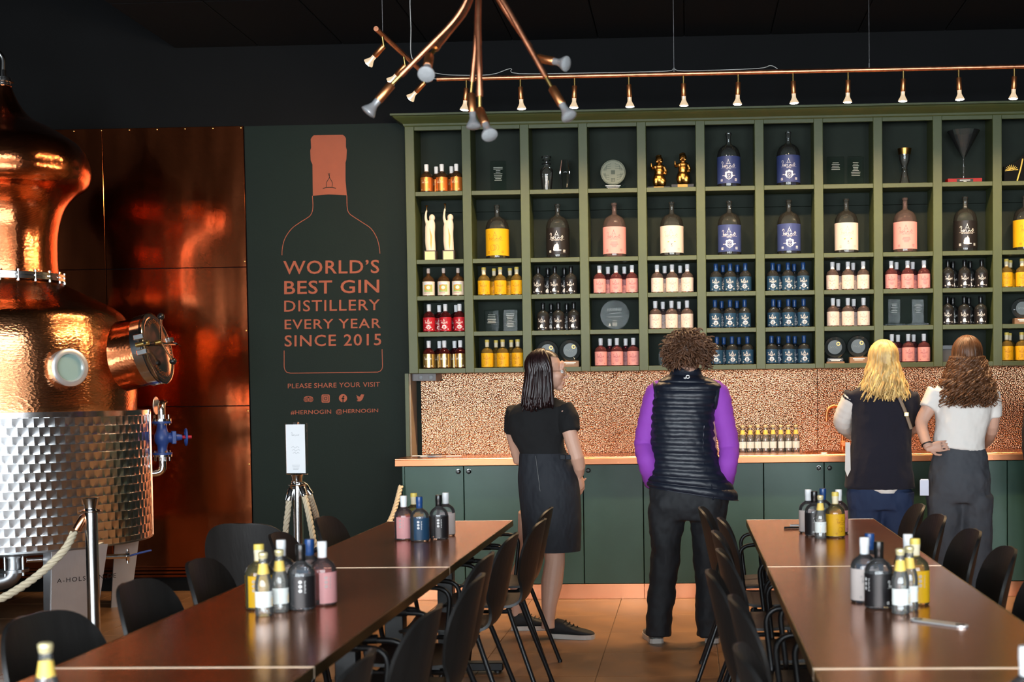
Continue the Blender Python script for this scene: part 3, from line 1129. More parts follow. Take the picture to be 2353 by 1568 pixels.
def draw_art(kind, small):
    F = Flat(48)
    w = 15 if small else 11
    k = 1 if small else 4
    if kind == 'picture':
        F.poly([(330, 310), (930, 310), (930, 1000), (330, 1000)], 1)
        F.poly([(330, 310), (930, 310), (930, 480), (330, 500)], 2, .0004)
        F.poly([(330, 860), (930, 900), (930, 1000), (330, 1000)], 3, .0004)
        F.disc((620, 690), (235, 220), 4, .0005)
        F.disc((640, 690), (190, 175), 5, .0006)
        F.disc((640, 700), (125, 120), 6, .0007)
        F.line([(330, 1090), (760, 1090)], 26, 7, .0003)
        return F
    if kind == 'back':
        for y in (870, 1010, 1150) if not small else (420, 560, 700):
            F.disc((632, y), 52, 0)
            F.ring((632, y), 22, 9, 1, .0004)
        for j in range(10):
            F.line([(748, 400 + 40 * j), (800 - 12 * (j % 3), 400 + 40 * j)], 14)
        return F
    for st in HERNO:
        F.line(spline(st, k) if not small else st, w)
    F.ring((812, 560), 17, 9, n=10)
    F.line([(318, 687), (900, 687)], 5)
    for sx in (-1, 1):
        F.line(spline([(601 + sx * 3, 372), (601 + sx * 10, 430), (601 + sx * 40, 482), (601 + sx * 50, 528)], k), w)
    F.line(spline([(520, 546), (560, 534), (602, 528), (645, 534), (690, 546)], k), w)
    names = dict(crest='DRY GIN', ship='NAVY STRENGTH GIN', cat='OLD TOM GIN', barrel='JUNIPER CASK GIN', lines='PINK BTL GIN', rose='SLOE GIN', plain='')
    if names.get(kind) and not small:
        F.text(names[kind], 0, 735, h=-28, center=605, bold=.01, space=1.1)
    elif names.get(kind):
        F.line([(500, 722), (715, 722)], 20)
    if kind in ('crest', 'rose'):
        n = 40
        F.poly([(620 + (150 + 22 * math.cos(7 * a)) * math.sin(a), 955 - (152 + 18 * math.cos(8 * a)) * math.cos(a)) for a in [2 * PI * i / n for i in range(n)]])
        F.poly([(545, 880), (695, 880), (700, 980), (690, 1050), (650, 1085), (620, 1095), (590, 1085), (550, 1050), (540, 980)], 1, .0004)
        F.line([(560, 1010), (600, 985), (640, 1020), (675, 985)], 16, 0, .0007)
        F.line([(575, 920), (620, 940), (665, 920)], 14, 0, .0007)
        F.line([(590, 1055), (625, 1040), (655, 1055)], 12, 0, .0007)
        F.line([(375, 972), (440, 972)], 20)
        F.line([(785, 962), (855, 962)], 20)
    elif kind == 'ship':
        F.poly([(470, 1075), (485, 1000), (478, 960), (500, 965), (510, 905), (545, 880), (590, 868), (618, 800), (640, 870), (672, 890), (682, 1000), (680, 1070), (770, 1078), (770, 1100), (690, 1112), (640, 1125), (560, 1118), (490, 1110)])
        F.line([(500, 1060), (560, 1050)], 8, 1, .0004)
        F.line([(600, 900), (606, 1050)], 8, 1, .0004)
    elif kind == 'cat':
        for x, ym in ((500, 850), (740, 845)):
            F.poly([(x - 36, ym + 6), (x - 10, ym - 16), (x + 20, ym - 18), (x + 36, ym - 2), (x + 8, ym + 16), (x - 20, ym + 18)], 2)
            F.disc((x, ym), (7, 16), 1, .0004, 8)
        F.poly([(590, 925), (655, 925), (640, 945), (622, 952), (604, 945)], 1)
        F.line([(622, 950), (622, 978)], 8, 1)
        F.line([(590, 1005), (625, 1012), (665, 1000)], 13, 3)
    elif kind == 'barrel':
        F.ring((500, 960), (75, 110), 10, n=20)
        for dx in (30, 75):
            F.line(spline([(500 + dx, 850), (560 + dx, 900), (575 + dx, 960), (560 + dx, 1020), (500 + dx, 1070)], 3), 14)
        F.line(spline([(640, 845), (710, 870), (745, 950), (720, 1040), (690, 1065)], 3), 9)
        F.line([(470, 985), (530, 985)], 7)
        F.line([(500, 920), (500, 960)], 7)
    elif kind == 'lines':
        for j, (a, b) in enumerate(((500, 740), (480, 760), (470, 770), (520, 720), (540, 700))):
            F.line([(a, 830 + 42 * j), (b, 830 + 42 * j)], 12)
    for j in range(3):
        F.line([(300 - 8 * (j == 1), 1100 + 32 * j), (385, 1100 + 32 * j)], 14)
        F.line([(840, 1085 + 35 * j), (935, 1085 + 35 * j)], 14)
    return F


def pm(name, col, rough=.5, **k):
    return mat(name, col, rough, **k)


WHITE = pm('print_white', (.86, .84, .82), .6)
INK = {'white': WHITE, 'dark': pm('print_dark', (.02, .02, .02), .6), 'amber': pm('print_amber', (.45, .15, .004), .6),
       'rose': pm('print_rose', (.38, .10, .12), .6), 'grey': pm('print_grey', (.40, .35, .33), .6), 'yellow': pm('print_yellow', (.8, .5, .03), .6),
       'red': pm('print_red', (.75, .12, .08), .6), 'sky': pm('print_sky', (.45, .50, .62), .6), 'leaf': pm('print_leaf', (.25, .38, .12), .6),
       'orange': pm('print_orange', (.75, .18, .03), .6), 'cream': pm('print_cream', (.88, .78, .55), .6), 'copper': pm('print_copper', (.9, .62, .4), .5)}


def glass_of(name, col, cloud=0.0):
    return thin_glass(name, col, .015, .32, cloud)


G = {'clear': glass_of('gin_clear', (.93, .95, .95), .03), 'yellow': glass_of('gin_yellow', (.86, .60, .16), .19), 'pink': glass_of('gin_pink', (.66, .22, .25), .15),
     'red': glass_of('gin_red', (.34, .05, .06), .15), 'brown': glass_of('gin_brown', (.55, .30, .14), .12), 'blush': glass_of('gin_blush', (.88, .68, .66), .10), 'bright': glass_of('gin_bright', (.95, .96, .98), .08), 'amber': glass_of('gin_amber', (.93, .82, .45), .12)}
wax = {'white': K['white'], 'yellow': pm('wax_yellow', (.70, .52, .10), .45), 'cream': pm('wax_cream', (.72, .62, .42), .45), 'black': pm('wax_black', (.008, .008, .008), .25),
       'blue': pm('wax_blue', (.012, .055, .19), .3), 'grey': pm('cork_grey', (.55, .47, .42), .6)}
#        label paper                    art, ink, second inks, glass, cap, words
KIND = {
    'yellow': (paper('label_yellow', (.90, .50, .012), .5), 'barrel', ['amber', 'amber'], 'yellow', 'yellow', 'yellow'),
    'black': (pm('label_black', (.011, .0095, .0105), .4), 'ship', ['white', 'dark'], 'clear', 'black', 'black'),
    'pink': (paper('label_pink', (.86, .40, .40), .5), 'lines', ['rose', 'rose'], 'pink', 'white', 'pink'),
    'white': (paper('label_white', (.86, .74, .69), .5), 'cat', ['grey', 'dark', 'yellow', 'red'], 'blush', 'white', 'white'),
    'blue': (paper('label_blue', (.022, .075, .155), .4), 'crest', ['white', 'blue_in'], 'clear', 'blue', 'blue'),
    'red': (paper('label_red', (.50, .015, .03), .45), 'rose', ['white', 'red_in'], 'red', 'white', 'red'),
    'orange': (mat('label_copper', (.80, .27, .06), .32, .75), 'plain', ['copper', 'dark'], 'brown', 'white', 'copper'),
    'gold': (mat('label_gold', (.55, .38, .14), .28, .9), 'plain', ['white', 'dark'], 'red', 'white', 'gold'),
    'picture': (paper('label_cream', (.88, .80, .70), .5), 'picture', ['white', 'leaf', 'sky', 'leaf', 'orange', 'leaf', 'cream', 'rose'], 'brown', 'grey', 'picture'),
}
INK['blue_in'] = KIND['blue'][0]
INK['red_in'] = KIND['red'][0]
BIGBLUE = pm('label_navy', (.032, .050, .165), .4)


def small_prof():
    return [(0, 0), (.038, 0), (.0415, .003), (.0420, .008), (.0420, .102), (.0410, .112), (.0370, .123), (.0300, .131), (.0210, .1375), (.0155, .142), (.0130, .148), (.0130, .160), (0, .160)]


def big_prof():
    return [(0, 0), (.072, 0), (.0785, .004), (.080, .012), (.080, .214), (.078, .232), (.072, .252), (.061, .270), (.046, .283), (.030, .291), (.0205, .297), (.0165, .305), (.0165, .358), (.0205, .361), (.0205, .373), (.017, .376), (0, .376)]


def make_bottle(kind, big, back=False, tint=None):
    lab, art, inks, gl, cap, word = KIND[kind]
    t = thing('gin_magnum' if big else 'gin_bottle', 'prototype', 'bottle', (0, 0, 0))
    R, zb, zt = (.0802, .023, .207) if big else (.0421, .0075, .102)
    m = MB()
    m.lathe(big_prof() if big else small_prof(), 28 if big else 20)
    m.build('glass', G[tint or gl], t)
    m = MB()
    if big:
        m.lathe([(R + .0003, zb), (R + .0005, zt)], 34, a0=R_(-90 - 160), a1=R_(-90 + 160))
    else:
        m.lathe([(R + .0002, zb), (R + .0004, zt)], 24, a0=R_(-90 - 165), a1=R_(-90 + 165))
    lb = m.build('label', BIGBLUE if (big and kind == 'blue') else lab, t)
    fl = draw_art(art, not big)
    m = fl.mb(art_map(R + .0003, zb, zt))
    m.f = [f[::-1] for f in m.f]
    ml = [INK[i] for i in inks]
    if big and kind == 'blue':
        ml[1] = BIGBLUE
    while len(ml) < 8:
        ml.append(ml[0])
    m.build('print', ml, lb)
    if back:
        fl = draw_art('back', True)
        for sgn in (1.9, -2.4):
            m = fl.mb(art_map(R + .0003, zb, zt))
            m.f = [f[::-1] for f in m.f]
            m.v = [Matrix.Rotation(sgn, 4, 'Z') @ v for v in m.v]
            m.build('print', [INK['white'] if kind in ('black', 'blue') else INK['grey'], lab], lb)
    if not big:
        m = MB()
        c = [(.0136, .143), (.0142, .144), (.0140, .158), (.0146, .168), (.0152, .172), (.0150, .190), (.0140, .194), (0, .1945)]
        if kind == 'picture':
            c = [(.0105, .160), (.0110, .165), (.0122, .172), (.0120, .192), (.010, .194), (0, .194)]
        m.lathe(c, 16)
        cp = m.build('cap', wax['cream'] if cap == 'yellow' else wax[cap], t)
        if cap == 'yellow':
            m = MB()
            m.lathe([(.0156, .178), (.0156, .191), (.0145, .1952), (0, .1956)], 16)
            m.build('cap_top', wax['yellow'], cp)
    return proto(t)


BP = {}
USED = set()


def place_bottle(kind, loc, rz, label, group, big=False, back=False, tint=None):
    key = (kind, big, back, tint)
    if key not in BP:
        BP[key] = make_bottle(kind, big, back, tint)
    r = BP[key]
    if key not in USED:
        USED.add(key)
        r.location = loc
        r.rotation_euler = (0, 0, rz)
        r['label'] = label
        r['group'] = group
        return r
    return dup(r, loc, rz, label, group)


COLN = ['first', 'second', 'third', 'fourth', 'fifth', 'sixth', 'seventh', 'eighth', 'ninth', 'tenth', 'eleventh']
ROWN = ['top', 'second', 'third', 'fourth', 'bottom']
BOTTLES = {  # (row, column): kind
    (0, 0): 'orange', (2, 0): 'picture', (3, 0): 'red', (4, 0): 'gold',
    (2, 1): 'yellow', (4, 1): 'yellow', (2, 2): 'black', (3, 2): 'black', (2, 3): 'pink', (4, 3): 'pink',
    (2, 4): 'white', (3, 4): 'white', (2, 5): 'blue', (3, 5): 'blue', (4, 5): 'blue', (2, 6): 'blue', (3, 6): 'blue', (4, 6): 'blue',
    (2, 7): 'white', (3, 7): 'white', (2, 8): 'pink', (4, 8): 'pink', (2, 9): 'black', (3, 9): 'black', (2, 10): 'yellow', (4, 10): 'yellow'}
# x offset of the front middle bottle and spacing, read from the photo
OFFS = {(0, 0): (.012, .104), (2, 0): (.012, .103), (3, 0): (.022, .113), (4, 0): (.012, .110), (2, 1): (.012, .112), (4, 1): (.020, .108), (2, 2): (-.010, .113), (3, 2): (.010, .108), (2, 3): (.010, .112),
        (4, 3): (.015, .112), (2, 4): (.0, .106), (3, 4): (-.010, .112), (2, 5): (.0, .100), (3, 5): (-.006, .102), (4, 5): (.006, .106), (2, 6): (-.008, .104), (3, 6): (-.006, .104), (4, 6): (-.012, .112),
        (2, 7): (.0, .104), (3, 7): (.0, .105), (2, 8): (.005, .113), (4, 8): (.008, .108), (2, 9): (-.008, .113), (3, 9): (-.012, .110), (2, 10): (-.020, .108), (4, 10): (-.025, .108)}
PLACE = ['front left', 'front middle', 'front right', 'back left', 'back right']
rnd = random.Random(3)
for (r, c), kind in sorted(BOTTLES.items()):
    xa, xb = PX[c] + .031, PX[c + 1] - .031
    cx = (xa + xb) / 2
    off, sp = OFFS[(r, c)]
    z = SZ[r]
    spots = [(cx + off - sp, 9.312), (cx + off, 9.312), (cx + off + sp, 9.312), (cx + off - sp * .52, 9.408), (cx + off + sp * .48, 9.408)]
    if kind == 'picture':
        spots = spots[:3]
    for i, (x, y) in enumerate(spots):
        x = min(max(x + rnd.uniform(-.003, .003), xa + .0435), xb - .0435)
        lab = 'small gin bottle with %s label, %s of shelf column %s, %s row' % (KIND[kind][5], PLACE[i], COLN[c], ROWN[r])
        place_bottle(kind, (x, y + rnd.uniform(-.004, .004), z + .0003), rnd.uniform(-.16, .16), lab, 'small gin bottles on the shelves')
for (r, c), kind in {(0, 5): 'blue', (0, 6): 'blue', (1, 1): 'yellow', (1, 2): 'black', (1, 3): 'pink', (1, 4): 'white', (1, 5): 'blue', (1, 6): 'blue', (1, 7): 'white', (1, 8): 'pink', (1, 9): 'black', (1, 10): 'yellow'}.items():
    cx = (PX[c] + PX[c + 1]) / 2
    dx = {1: -.008, 2: .012, 3: .004, 4: 0, 5: -.004, 6: .004, 7: -.004, 8: -.004, 9: .004, 10: .008}[c]
    lab = 'large gin bottle with %s label alone in shelf column %s, %s row' % ('navy blue' if kind == 'blue' else KIND[kind][5], COLN[c], ROWN[r])
    place_bottle(kind, (cx + dx, 9.345, SZ[r] + .0003), rnd.uniform(-.08, .08), lab, 'large gin bottles on the shelves', True, tint='clear' if kind != 'pink' else 'blush')


# ================================================================== awards on the shelves
def cell(r, c, dx=0.0, y=9.35):
    return ((PX[c] + PX[c + 1]) / 2 + dx, y, SZ[r] + .0003)


def engrave(parent, w, z0, n, seed, y, cx=0.0, text=None, m=None):
    F = Flat()
    q = random.Random(seed)
    for j in range(n):
        a = w * (.25 + .3 * q.random())
        F.line([(cx - a, z0 - j * .011), (cx + a, z0 - j * .011)], .0035)
    if text:
        F.text(text, 0, z0 + .012, h=.013, center=cx, space=1.05)
    return F.mb(lambda u, v, d: (u, y - .0006, v)).build('engraving', m or K['etched'], parent)


def plaque(r, c, dx, w, h, d, label, base=None, seed=1, y=9.35, lines=6, rz=0.0):
    t = thing('glass_award', label, 'award', cell(r, c, dx, y), rz, 'glass awards on the shelves')
    b = 0
    if base == 'glass':
        m = MB()
        m.prism([(-w * .9, -d * 1.6), (w * .9, -d * 1.6), (w * .9, d * 1.6), (-w * .9, d * 1.6)], 0, .006)
        m.prism([(-w * .78, -d * 1.3), (w * .78, -d * 1.3), (w * .78, d * 1.3), (-w * .78, d * 1.3)], .006, .016)
        m.build('base', K['crystal'], t)
        b = .016
    elif base == 'black':
        m = MB()
        m.box(-w * .68, w * .68, -d * 1.2, d * 1.2, 0, .010, .002)
        m.build('base', K['black_plastic'], t)
        b = .010
    m = MB()
    m.box(-w / 2, w / 2, -d / 2, d / 2, b, b + h, .004)
    m.build('glass_block', K['crystal'], t)
    engrave(t, w * .55, b + h * .78, lines, seed, -d / 2)
    return t


plaque(0, 1, .005, .108, .205, .02, 'clear rectangular glass plaque on black foot, top row beside the copper labels', 'black', 2, lines=9)
plaque(0, 7, -.075, .118, .200, .03, 'clear glass plaque, left one of the top row pair', None, 3, lines=5)
plaque(0, 7, .060, .108, .198, .03, 'clear glass plaque, right one of the top row pair', None, 4, y=9.34, lines=9)
plaque(3, 1, -.055, .102, .150, .04, 'thick upright glass block, left one under the yellow bottles', None, 5, lines=6)
plaque(3, 1, .075, .102, .155, .04, 'thick upright glass block, right one under the yellow bottles', None, 6, y=9.34, lines=9)
plaque(3, 8, -.081, .088, .172, .022, 'glass plaque on flat glass foot, left one between pink bottles', 'glass', 7)
plaque(3, 8, .081, .088, .168, .022, 'glass plaque on flat glass foot, right one between pink bottles', 'glass', 8)
plaque(4, 4, -.03, .15, .11, .006, 'thin clear glass plate in the nearly empty bottom compartment', None, 9, y=9.40, lines=0 or 1)


def disc_award(r, c, dx, R, label, kind, y=9.35):
    t = thing('round_award', label, 'award', cell(r, c, dx, y), 0, 'round glass awards')
    RX = Matrix.Rotation(R_(90), 4, 'X')
    if kind == 'coin':
        m = MB()
        m.box(-.085, .085, -.03, .03, 0, .034, .003)
        m.build('base', K['crystal'], t)
        F = Flat()
        for j in range(3):
            F.line([(-.052 + .008 * j, .026 - .009 * j), (.052 - .008 * j, .026 - .009 * j)], .0035)
        F.mb(lambda u, v, d: (u, -.0306, v)).build('engraving', WHITE, t)
        z = .034 + R
        m = MB()
        m.lathe([(0, -.008), (R * .97, -.008), (R, -.005), (R, .005), (R * .97, .008), (0, .008)], 40, (0, 0, z), RX)
        m.build('disc', mat('frosted_green_glass', (.16, .18, .13), .5), t)
        F = Flat()
        F.ring((0, z), R * .92, .0035, n=36)
        F.poly([(-R * .16, z - R * .16), (R * .16, z - R * .16), (R * .16, z + R * .16), (-R * .16, z + R * .16)], 0, .001)
        for sx in (-1, 1):
            for k in range(3):
                q = .32 + .18 * k
                F.line([(sx * R * .16, z + R * q), (sx * R * (.75 - .12 * k), z + R * q * .8), (sx * R * (.8 - .12 * k), z + R * .12)], .003)
                F.line([(sx * R * .30, z - R * (q - .1)), (sx * R * (.75 - .1 * k), z - R * (q - .1) * .9), (sx * R * (.8 - .1 * k), z - R * .05)], .003)
        for dx_ in (-.13, -.02, .11):
            F.line([(R * dx_, z - R * .46), (R * dx_, z - R * .74)], .003)
        for dz_ in (.50, .60, .71):
            F.line([(-R * .16, z - R * dz_), (R * .15, z - R * dz_)], .003)
        F.mb(lambda u, v, d: (u, -.0087 - d, v)).build('engraving', mat('etched_dark', (.05, .07, .05), .6), t)
    elif kind == 'judging':
        m = MB()
        m.box(-.092, .092, -.035, .035, 0, .006, .001)
        m.build('base', K['crystal'], t)
        z = .006 + R
        m = MB()
        m.lathe([(0, -.006), (R, -.006), (R, .006), (0, .006)], 44, (0, 0, z), RX)
        m.build('disc', K['crystal'], t)
        F = Flat()
        F.text('JUDGING', 0, z + R * .22, h=R * .22, center=-.005, space=1.0)
        F.line([(-R * .3, z + R * .08), (R * .4, z + R * .13)], .003)
        F.line([(-R * .5, z - R * .15), (R * .45, z - R * .15)], .003)
        F.line([(-R * .15, z - R * .42), (R * .12, z - R * .42)], .003)
        F.poly([(-R * .45, z - R * .78), (-R * .36, z - R * .55), (-R * .28, z - R * .78)])
        for j in range(3):
            F.line([(-R * .18, z - R * (.58 + .09 * j)), (R * .15, z - R * (.58 + .09 * j))], .0035)
        F.mb(lambda u, v, d: (u, -.0067, v)).build('engraving', K['etched'], t)
    else:
        bh, col = (.042, K['wood_block']) if kind == 'wood' else (.038, K['black_plastic'])
        m = MB()
        m.box(-.062, .062, -.035, .035, 0, .012 if kind != 'wood' else bh, .002)
        b = m.build('base', K['wood_block'], t)
        if kind != 'wood':
            m = MB()
            m.box(-.055, .055, -.03, .03, .012, bh, .002)
            m.build('plinth', K['black_plastic'], t)
        F = Flat()
        F.line([(-.040, bh * .72), (.040, bh * .72)], .005)
        F.line([(-.030, bh * .5), (.030, bh * .5)], .004)
        F.mb(lambda u, v, d: (u, -.0356, v)).build('engraving', WHITE, t)
        z = bh + R - .004
        m = MB()
        m.lathe([(R * .64, -.010), (R * .90, -.018), (R, -.010), (R, .010), (R * .90, .018), (R * .64, .010), (R * .64, -.010)], 40, (0, 0, z), RX)
        m.build('glass_ring', K['glass'], t)
        m = MB()
        m.lathe([(0, -.004), (R * .62, -.004), (R * .62, .004), (0, .004)], 36, (0, 0, z), RX)
        m.build('medal', mat('medal_glass', (.16, .18, .17), .4), t)
        F = Flat()
        F.ring((R * .3, z + R * .3), R * .14, .0045, 0)
        F.text('IWSC', 0, z - R * .1, h=R * .2, center=-R * .08, mi=1)
        F.mb(lambda u, v, d: (u, -.0047, v)).build('engraving', [K['gold'], K['etched']], t)
    return t


disc_award(0, 3, 0, .087, 'round engraved green glass disc on clear base, top row', 'coin', 9.345)
disc_award(3, 3, 0, .100, 'large clear glass disc with etched word, fourth row', 'judging', 9.345)
disc_award(4, 7, -.088, .078, 'round glass award on black plinth, left one by the blonde head', 'black', 9.345)
disc_award(4, 7, .070, .078, 'round glass award on wooden block, right one by the blonde head', 'wood', 9.335)
disc_award(4, 2, -.070, .078, 'round glass award on black plinth, behind the dark haired head', 'black', 9.345)
disc_award(4, 2, .087, .078, 'round glass award on wooden block, right of the dark haired head', 'wood', 9.345)
disc_award(3, 10, -.01, .072, 'round glass award on wooden block at the right photo edge', 'wood', 9.345)

# decanter and crystal
t = thing('decanter', 'clear cut glass decanter with flat round stopper, top row', 'decanter', cell(0, 2, -.06))
m = MB()
m.lathe([(0, .0), (.028, 0), (.033, .003), (.044, .11), (.046, .126), (.044, .131), (.047, .135), (.042, .150), (.026, .164), (.020, .168), (.020, .182), (.033, .186), (.033, .190), (0, .190)], 28)
m.build('body', K['glass'], t)
m = MB()
m.lathe([(.012, .191), (.014, .205), (.026, .211), (.030, .216), (.014, .222), (.012, .226), (.034, .229), (.034, .240), (0, .242)], 28)
m.build('stopper', K['glass'], t)
t = thing('crystal_obelisk', 'faceted pointed crystal trophy beside the decanter', 'award', cell(0, 2, .065))
m = MB()
m.lathe([(0, 0), (.024, 0), (.036, .13), (.022, .215), (0, .218)], 6, M=Matrix.Diagonal((1, .6, 1, 1)))
m.sm = [False] * len(m.sm)
m.build('crystal', mat('cut_crystal', (.97, .98, 1), .0, trans=1, ior=1.55), t)


# gilded figures
def remeshed(o, vox, it=6, fac=.6):
    md = o.modifiers.new('remesh', 'REMESH')
    md.mode = 'VOXEL'
    md.voxel_size = vox
    md.use_smooth_shade = True
    md = o.modifiers.new('smooth', 'SMOOTH')
    md.iterations = it
    md.factor = fac
    return o


def gilded(dx, base_h, label):
    t = thing('gilded_figure', label, 'award', cell(0, 4, dx, 9.33), 0, 'gilded figures')
    m = MB()
    m.box(-.078, .078, -.035, .035, 0, base_h, .002)
    m.build('base', K['black_plastic'], t)
    m = MB()
    m.box(-.034, .034, -.0365, -.0345, .002, max(base_h - .002, .01))
    m.build('name_plate', K['gold'], t)
    z = base_h
    m = MB()
    B = lambda x, y, zz, r: m.ball((x, y, z + zz), r, 16)
    B(0, 0, .052, (.040, .034, .050))
    B(-.018, -.012, .038, (.024, .026, .040))
    B(.026, -.004, .035, (.026, .026, .040))
    B(.004, 0, .105, (.034, .028, .045))
    B(.004, 0, .138, (.036, .024, .020))
    B(.004, -.004, .182, (.027, .026, .030))
    B(.004, -.028, .178, (.006, .006, .006))
    B(-.012, -.022, .168, (.010, .008, .008))
    B(.020, -.022, .168, (.010, .008, .008))
    B(.004, -.004, .212, (.018, .012, .008))
    B(-.010, -.006, .205, (.012, .010, .008))
    m.tube([(-.024, -.004, z + .138), (-.046, -.016, z + .124), (-.050, -.030, z + .142)], [.013, .011, .010], 10)
    m.tube([(-.050, -.030, z + .142), (-.050, -.032, z + .160)], [.006, .005], 8)
    m.tube([(.036, 0, z + .136), (.050, .004, z + .108), (.046, -.006, z + .082)], [.013, .010, .009], 10)
    remeshed(m.build('figure', K['gold'], t), .0034, 4)


gilded(-.085, .014, 'small gilded child figure with raised thumb on thin dark base')
gilded(.078, .026, 'small gilded child figure with raised thumb on thick dark base')


# ivory statuettes with a raised arm
def statuette(dx, h, label):
    t = thing('statuette', label, 'award', cell(1, 0, dx, 9.34), 0, 'ivory statuettes')
    m = MB()
    m.box(-.043, .043, -.035, .035, 0, .068, .003)
    b = m.build('base', mat('dark_stand', (.05, .035, .025), .4), t)
    m = MB()
    m.box(-.034, .034, -.0375, -.0345, .004, .060)
    m.build('name_plate', mat('pale_brass_plate', (.44, .33, .13), .35, .8), b)
    z = .068
    m = MB()
    rows = spline([(0, 0, z, .034, .022), (-.004, 0, z + .06, .036, .022), (-.004, 0, z + .12, .035, .022), (-.002, 0, z + .165, .036, .02), (.002, 0, z + .195, .030, .018), (.008, 0, z + .210, .018, .014)], 4)
    m.rings([((r[0], r[1], r[2]), r[3], r[4]) for r in rows], 18)
    m.ball((.012, 0, z + .228), (.022, .018, .026), 16)
    m.tube(spline([(-.018, 0, z + .175), (-.030, 0, z + .215), (-.031, 0, z + .25), (-.024, 0, z + h)], 4), [.013 - .007 * i / 12 for i in range(13)], 10)
    remeshed(m.build('figure', K['ivory'], t), .004, 5)
    m = MB()
    m.prism([(-.002, z + .16), (.014, z + .10), (.012, z + .05), (.006, z + .0)] + [(.0, z + .05), (.002, z + .10)], -.0235, -.021, Matrix.Rotation(R_(90), 4, 'X') @ Matrix.Scale(-1, 4, (0, 0, 1)))
    m.build('gold_inlay', K['gold'], t)
    m = MB()
    m.lathe([(.003, 0), (.003, .022), (.010, .034), (.006, .038), (0, .038)], 12, (-.024, 0, z + h - .004))
    m.build('gold_flame', K['gold'], t)


statuette(-.078, .282, 'ivory statuette with raised arm and gold tip, left one')
statuette(.050, .292, 'ivory statuette with raised arm and gold tip, right one')

# goblet, martini glass, black award
t = thing('goblet', 'hourglass shaped glass goblet with gilded rim, top row', 'goblet', cell(0, 8, -.005))
m = MB()
m.lathe([(0, 0), (.043, 0), (.040, .006), (.026, .05), (.019, .085), (.017, .098), (.022, .102), (.022, .105), (.017, .109), (.020, .13), (.030, .150), (.035, .170), (.040, .215), (.037, .215), (.030, .165), (.016, .128), (0, .126)], 26)
m.build('body', K['glass'], t)
m = MB()
m.lathe([(.0405, .205), (.0475, .242), (.0475, .246), (.044, .246), (.037, .207), (.0405, .205)], 26)
m.build('rim', K['gold'], t)
t = thing('martini_glass', 'huge cocktail glass standing on red lacquered base, top row', 'glass', cell(0, 9, -.005))
m = MB()
m.prism([(-.115, -.045), (.115, -.045), (.125, .0), (.115, .045), (-.115, .045), (-.125, 0)], 0, .030)
b = m.build('base', K['red_wood'], t)
m = MB()
m.box(-.055, .055, -.0475, -.0445, .003, .027)
b = m.build('name_plate', K['black_plastic'], b)
F = Flat()
F.line([(-.035, .018), (.035, .018)], .0035)
F.line([(-.010, .010), (.010, .010)], .0035)
F.mb(lambda u, v, d: (u, -.0480, v)).build('base_lettering', WHITE, t)
m = MB()
m.lathe([(0, .031), (.011, .031), (.011, .062), (.008, .068), (.007, .10), (.010, .116), (.007, .125), (.0065, .165), (.012, .182), (.055, .255), (.110, .356), (.1085, .356), (.052, .256), (.006, .188), (0, .187)], 36)
m.build('glass', K['glass'], t)
t = thing('black_award', 'black sail shaped award with golden sunburst at right edge, top row', 'award', cell(0, 10, .02))
m = MB()
m.prism([(-.155, 0), (.12, 0), (.12, .23), (.06, .24), (-.02, .19), (-.07, .14), (-.155, .11)], -.02, .02, Matrix.Rotation(R_(90), 4, 'X'))
m.build('body', mat('black_gloss', (.006, .006, .006), .12), t)
F = Flat()
for k in range(9):
    a = R_(12 + 19.5 * k)
    F.line([(-.105 + .012 * math.cos(a), .082 + .008 * math.sin(a)), (-.105 + .042 * math.cos(a), .082 + .038 * math.sin(a))], .004)
F.line([(-.150, .080), (-.062, .086)], .004)
F.line([(-.068, .012), (-.045, .09), (-.03, .16)], .009)
F.mb(lambda u, v, d: (u, -.0208, v)).build('sunburst', mat('gold_print', (.75, .48, .06), .4), t)
t = thing('black_box', 'flat black box lying behind the curly haired head', 'box', cell(4, 9, -.09, 9.38))
m = MB()
m.box(-.07, .07, -.06, .06, 0, .115, .003)
m.build('carton', K['dark_card'], t)
m = MB()
m.box(-.0705, .0705, -.0605, .0605, .085, .116, .003)
m.build('lid', K['black_plastic'], t)

# ================================================================== on the worktop
TOPZ = .9533
t = thing('tonic_bottle', 'x', 'bottle', (0, 0, 0), 0, 'tonic bottles lined up on the worktop')


def tonic(t):
    m = MB()
    m.lathe([(0, 0), (.024, 0), (.0256, .003), (.0256, .018), (.0248, .022), (.0250, .075), (.0256, .082), (.0248, .096), (.021, .112), (.0155, .128), (.0135, .140), (.0120, .165), (.0125, .172), (.0128, .178), (0, .178)], 20)
    m.build('glass', thin_glass('tonic_glass', (.95, .97, .95), .015, .36, .16), t)  # clear tonic; window light through it is painted as a pale body
    m = MB()
    m.lathe([(.0120, .166), (.0138, .1765), (.0142, .177), (.0135, .183), (.010, .1855), (0, .186)], 18)
    m.build('crown_cap', mat('yellow_crown_cap', (.72, .62, .34), .4, .3), t)
    m = MB()
    m.lathe([(.0254, .026), (.0256, .072)], 20, a0=R_(-200), a1=R_(20))
    lb = m.build('label', mat('tonic_label', (.78, .80, .76), .5), t)
    m = MB()
    F = Flat()
    F.poly([(-.016, .028), (.014, .028), (.014, .054), (-.016, .054)], 0)
    F.line([(-.014, .062), (.016, .062)], .005, 1)
    for j in range(3):
        F.line([(-.010, .034 + .006 * j), (.009, .034 + .006 * j)], .0015, 2)
    m = F.mb(lambda u, v, d: (.0260 * math.sin(u / .0258), -.0260 * math.cos(u / .0258), v))
    m.build('print', [mat('tonic_yellow', (.85, .50, .08), .5), INK['dark'], INK['amber']], lb)
    m = MB()
    m.lathe([(.0176, .121), (.0140, .145), (.0130, .152)], 18)
    m.build('neck_label', mat('tonic_neck_label', (.86, .58, .12), .5), t)


